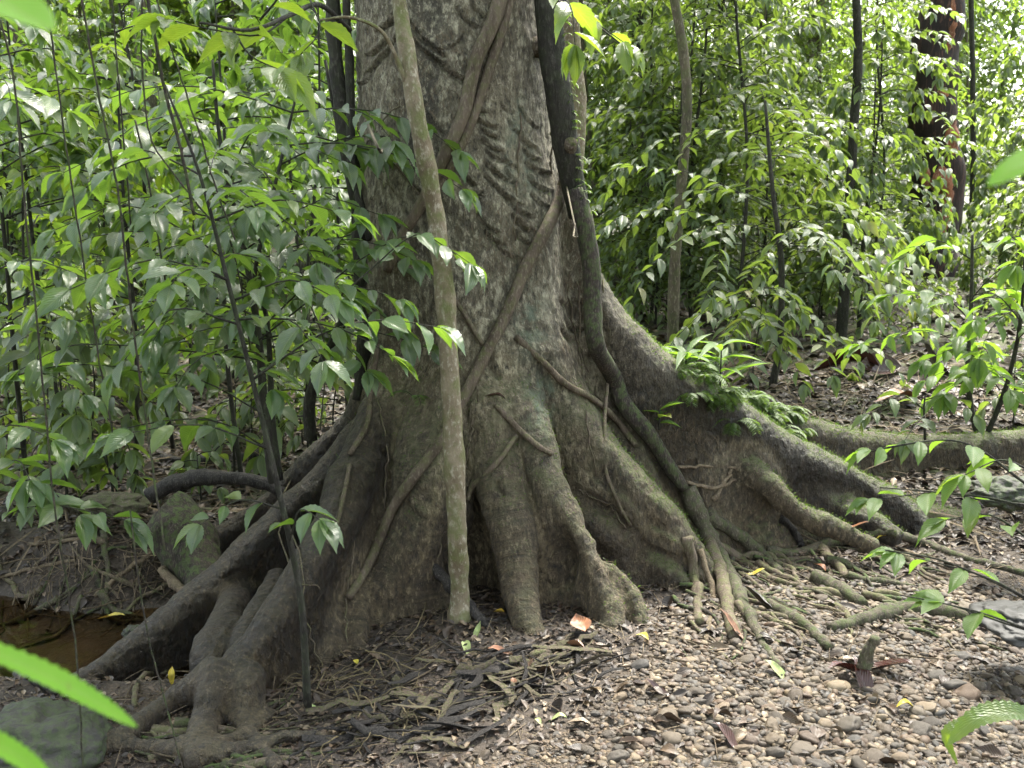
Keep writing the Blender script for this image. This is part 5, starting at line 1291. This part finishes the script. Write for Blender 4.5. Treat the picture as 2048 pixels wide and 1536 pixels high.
for a in [
 ('large reddish brown dead leaf on the bare ground right of the ferns', 1690, 755, 130, 1.3, 'dead_dark', .5, .1, (0, .7)), ('second dark dead leaf, right of the reddish brown one', 1755, 752, 100, 1.7, 'dead_dark', .5, .08, (0, -.6)),
 ('pale curled dead leaf below the forked sapling at right', 1868, 745, 90, .6, 'dead', .7, .12, (.5, .4)), ('tan dead leaf above the mossy back buttress', 1790, 812, 100, 1.9, 'dead_orange', .45, .05, (.2, 0)),
 ('orange brown leaf leaning on the root end', 1462, 1275, 85, .7, 'dead_orange', .26, .06, (.5, .3)), ('striped pale green leaf lying on the pebbles below the black root end', 1556, 1352, 70, .75, 'dead_green', .36, .02, (0, 0)),
 ('ribbed brown leaf propped against the mossy root', 1512, 1218, 80, .9, 'dead', .36, .06, (.3, .5)), ('curled orange leaf between the centre roots', 1160, 1268, 55, .3, 'dead_orange', .8, .05, (.6, 0)), ('orange brown leaf in front of the centre roots', 1148, 1300, 45, 1.2, 'dead_orange', .7, .02, (.2, .3)),
 ('yellow leaf on the soil just right of the pole foot', 998, 1228, 26, 1.2, 'dead_yellow', .6, .01, (0, 0)), ('yellow leaf beside the knee-shaped root', 1284, 1283, 32, .9, 'dead_yellow', .6, .02, (.2, 0)), ('yellow leaf on the pebbles at the bottom right', 1808, 1424, 44, 1.5, 'dead_yellow', .4, .02, (0, 0)),
 ('small green fallen leaf on the fine gravel', 1115, 1443, 42, 1.5, 'dead_green', .4, .01, (0, 0)), ('yellowish small leaf left of the green one on the fine gravel', 1076, 1448, 24, .6, 'dead_green', .5, .01, (0, 0)), ('pinkish leaf standing among the driftwood', 1026, 1375, 28, .1, 'dead_orange', .5, .02, (.4, .2)),
 ('large dark five-part dead leaf at the broken stub', 1760, 1345, 130, .9, 'dead_dark', .34, .04, (.1, .2)), ('dark dead leaf under the broken stub', 1700, 1365, 120, 2.0, 'dead_dark', .35, .05, (0, .4)), ('purple brown leaf left of the broken stub', 1660, 1320, 60, 1.4, 'dead', .4, .02, (0, 0)), ('dark crumpled leaf right under the broken stub', 1725, 1375, 110, .2, 'dead_dark', .35, .03, (.3, 0)),
 ('dark folded leaf among the bottom pebbles', 1450, 1490, 85, .8, 'dead_dark', .4, .03, (.2, .3)), ('brown leaf with pale edge among the bottom pebbles', 1445, 1450, 60, 2.2, 'dead', .4, .03, (0, .3)), ('dark leaf flake on the gravel right of the driftwood', 1318, 1388, 70, 1.0, 'dead_dark', .35, .02, (.2, 0)),
 ('long yellow leaf floating at the edge of the pool', 222, 1252, 70, 1.4, 'dead_yellow', .2, .05, (0, 0)), ('small red brown leaf floating on the pool', 97, 1264, 20, 1.2, 'dead', .4, .01, (0, 0)), ('yellow leaf hanging on the root above the small pebbles', 345, 1365, 40, .2, 'dead_yellow', .35, .03, (.8, 0)), ('yellow brown leaf upright at the lower left', 97, 1425, 36, 0., 'dead_yellow', .35, .03, (1.1, 0)),
 ('pale striped leaf on the ground under the left sapling', 630, 1425, 42, .8, 'dead_green', .4, .02, (0, 0)), ('white and green patterned leaf right of the rootlets', 932, 1305, 42, .3, 'dead_green', .45, .02, (0, 0)), ('green leaf leaning near the dark stake', 955, 1275, 45, -.4, 'dead_green', .35, .03, (.7, 0)), ('pink brown leaf at the stake foot', 1000, 1312, 55, 1.6, 'dead_orange', .35, .02, (0, 0)),
 ('orange leaf among the mossy roots', 1510, 1155, 40, 1.5, 'dead_yellow', .3, .03, (0, 0)), ('pinkish leaf on the litter right of the mossy roots', 1640, 1145, 30, .6, 'dead_orange', .5, .03, (.4, 0)), ('long reddish leaf under the far buttress', 1710, 1060, 55, 1.0, 'dead_orange', .22, .03, (0, 0)), ('orange tipped leaf under the far buttress', 1770, 1085, 45, 1.7, 'dead_yellow', .3, .02, (0, 0)),
 ('tall dark brown leaf flat by the left foot of the trunk', 750, 1322, 40, 1.2, 'dead', .4, .02, (0, 0)), ('yellow leaf near the rootlets', 712, 1333, 20, .5, 'dead_yellow', .6, .02, (0, 0)), ('red leaf at the top of the mossy root', 1372, 990, 22, .3, 'dead_orange', .5, .03, (.6, 0)), ('dry leaf caught on the trunk in the centre', 990, 803, 45, 1.5, 'dead_dark', .45, .02, (.3, 0)),
 ('orange leaf in the middle ground at the left', 440, 895, 40, 1.6, 'dead_yellow', .35, .05, (.2, 0))]:
    one_leaf('fallen_leaf', a[0], a[1], a[2], a[3], a[4], a[5], int(a[1]) % 50, a[6], a[7], a[8])
spots = []; tries = 0; rs = random.Random(44)
while len(spots) < 240 and tries < 6000:
    tries += 1; z_ = rs.random()
    if z_ < .45: px, py = rs.uniform(1100, 2048), rs.uniform(1080, 1536)
    elif z_ < .6: px, py = rs.uniform(0, 560), rs.uniform(820, 1230)
    elif z_ < .8: px, py = rs.uniform(550, 1100), rs.uniform(1230, 1536)
    else: px, py = rs.uniform(1350, 2048), rs.uniform(650, 1080)
    if not visible_ground(px, py): continue
    q_ = G(px, py); s_ = rs.uniform(.03, .1) * (1.5 if q_.y > 6 else 1)
    if q_.z < WZ: q_.z = WZ
    spots.append((tuple(q_ + Vector((0, 0, .012))), (rs.gauss(0, .25), rs.gauss(0, .3), rs.uniform(0, 6.28)), (s_, s_, s_)))
ms = []
for k in range(8):
    mb = MB(); mb.add(*dleaf(k + 60, .35 + .04 * k)); ms.append(mb)
scatter_things('fallen_leaf', 'brown dead leaf lying loose on the forest floor or the pebbles', 'leaf', 'brown dead leaves on the ground', ms, spots, M['dead'])
# crumbs of leaf and twig: litter as one mass
mb = MB(); r = np.random.RandomState(77)
def keep(a, b): return 1 - .78 * gravel_mask(a, b)
for v_, (n, reg, smin, smax) in enumerate([(30000, (-2.6, 3.2, 2.8, 5.8), .01, .045), (30000, (-5, 5.5, 5.2, 9), .02, .085), (16000, (-9, 9, 8, 16), .05, .14)]):
    for k in range(3):
        x, y = ground_pts(n // 3, reg[:2], reg[2:], keep, r); z = gz(x, y); m_ = z > WZ + .01; x, y, z = x[m_], y[m_], z[m_]
        s_ = r.uniform(smin, smax, len(x)); X, Y_, Z = rand_axes(len(x), r, .4); b = leaf_shape(2, .55, .3, .2, 3, 0, 0, 0, .45, k)
        mb.scatter(b, np.stack([x, y, z + .006], 1), X * s_[:, None], Y_ * s_[:, None], Z * s_[:, None], r.rand(len(x)))
o = mb.build('leaf_litter', M['dead']); tag(o, kind='stuff')
mb = MB()
for v_, (n, reg, smin, smax) in enumerate([(9000, (-2.6, 3.2, 2.8, 5.8), .03, .14), (8000, (-5, 5.5, 5.2, 10), .07, .4)]):
    x, y = ground_pts(n, reg[:2], reg[2:], keep, r); z = gz(x, y); m_ = z > WZ + .01; x, y, z = x[m_], y[m_], z[m_]
    s_ = r.uniform(smin, smax, len(x)); X, Y_, Z = rand_axes(len(x), r, .3); b = leaf_shape(3, .035, 0, .12, 3, 0, 0, 0, .3, 1)
    b[0][:, 2] -= np.abs(b[0][:, 0]) * 1.2
    mb.scatter(b, np.stack([x, y, z + .008], 1), X * s_[:, None], Y_ * s_[:, None], Z * s_[:, None], r.rand(len(x)))
o = mb.build('twig_litter', M['twig']); tag(o, kind='stuff')

# moss and hair roots on the giant tree
r = np.random.RandomState(9); mb = MB()
w_ = (moss ** 1.5) * ((PX > 1180) | (co[:, 2] > .3)) * (co[:, 2] > -.05) * smooth(.1, .6, N2[:, 2]) ; w_ = w_ * (co[:, 2] < 2.8)
idx = r.choice(nv, 17000, p=w_ / w_.sum()); n = len(idx)
d = norm(N2[idx] + r.normal(0, .6, (n, 3))); nn = r.normal(0, 1, (n, 3)); x = norm(np.cross(d, nn)); z = np.cross(x, d); s_ = r.uniform(.006, .018, n)[:, None]
mb.scatter(LS['needle'][0], co[idx] + r.normal(0, .006, (n, 3)), x * s_ * .8, d * s_, z * s_, r.rand(n))
o = mb.build('moss', M['fern']); tag(o, kind='stuff')
mb = MB(); w_ = front * (rootness < .6) * (co[:, 2] < 3) * (co[:, 2] > .1) * smooth(-.2, .5, vnoise(co * 2.5, 33)); w_ = w_ / w_.sum()
idx = r.choice(nv, 8000, p=w_); n = len(idx)
tg = np.stack([r.normal(0, .7, n), r.normal(0, .2, n), -np.ones(n) * .8], 1); tg = norm(tg - N2[idx] * (tg * N2[idx]).sum(1, keepdims=True) + N2[idx] * r.uniform(.0, .35, n)[:, None])
x = norm(np.cross(tg, N2[idx])); z = np.cross(x, tg); s_ = r.uniform(.02, .075, n)[:, None]; b = leaf_shape(4, .035, 0, .35, 3, 0, 0, 0, .3, 1)
mb.scatter(b, co[idx] + N2[idx] * .002, x * s_, tg * s_, z * s_, r.rand(n))
o = mb.build('hair_roots', M['twig']); tag(o, kind='stuff')
# roots dangling from the bank over the pool
mb = MB(); rs = random.Random(3)
for k in range(160):
    x = rs.uniform(-2.9, -1.25); y = 5.0 + rs.uniform(-.05, .25); z = gzf(x, y + .1) - rs.uniform(0, .1); p = Vector((x, y, z)); L = rs.uniform(.08, .25)
    mb.tube([p, p + Vector((rs.gauss(0, .03), -.05, -L * .4)), p + Vector((rs.gauss(0, .06), -.07, -L))], [.003, .002, .001], 4)
o = mb.build('bank_rootlets', M['twig']); tag(o, kind='stuff')
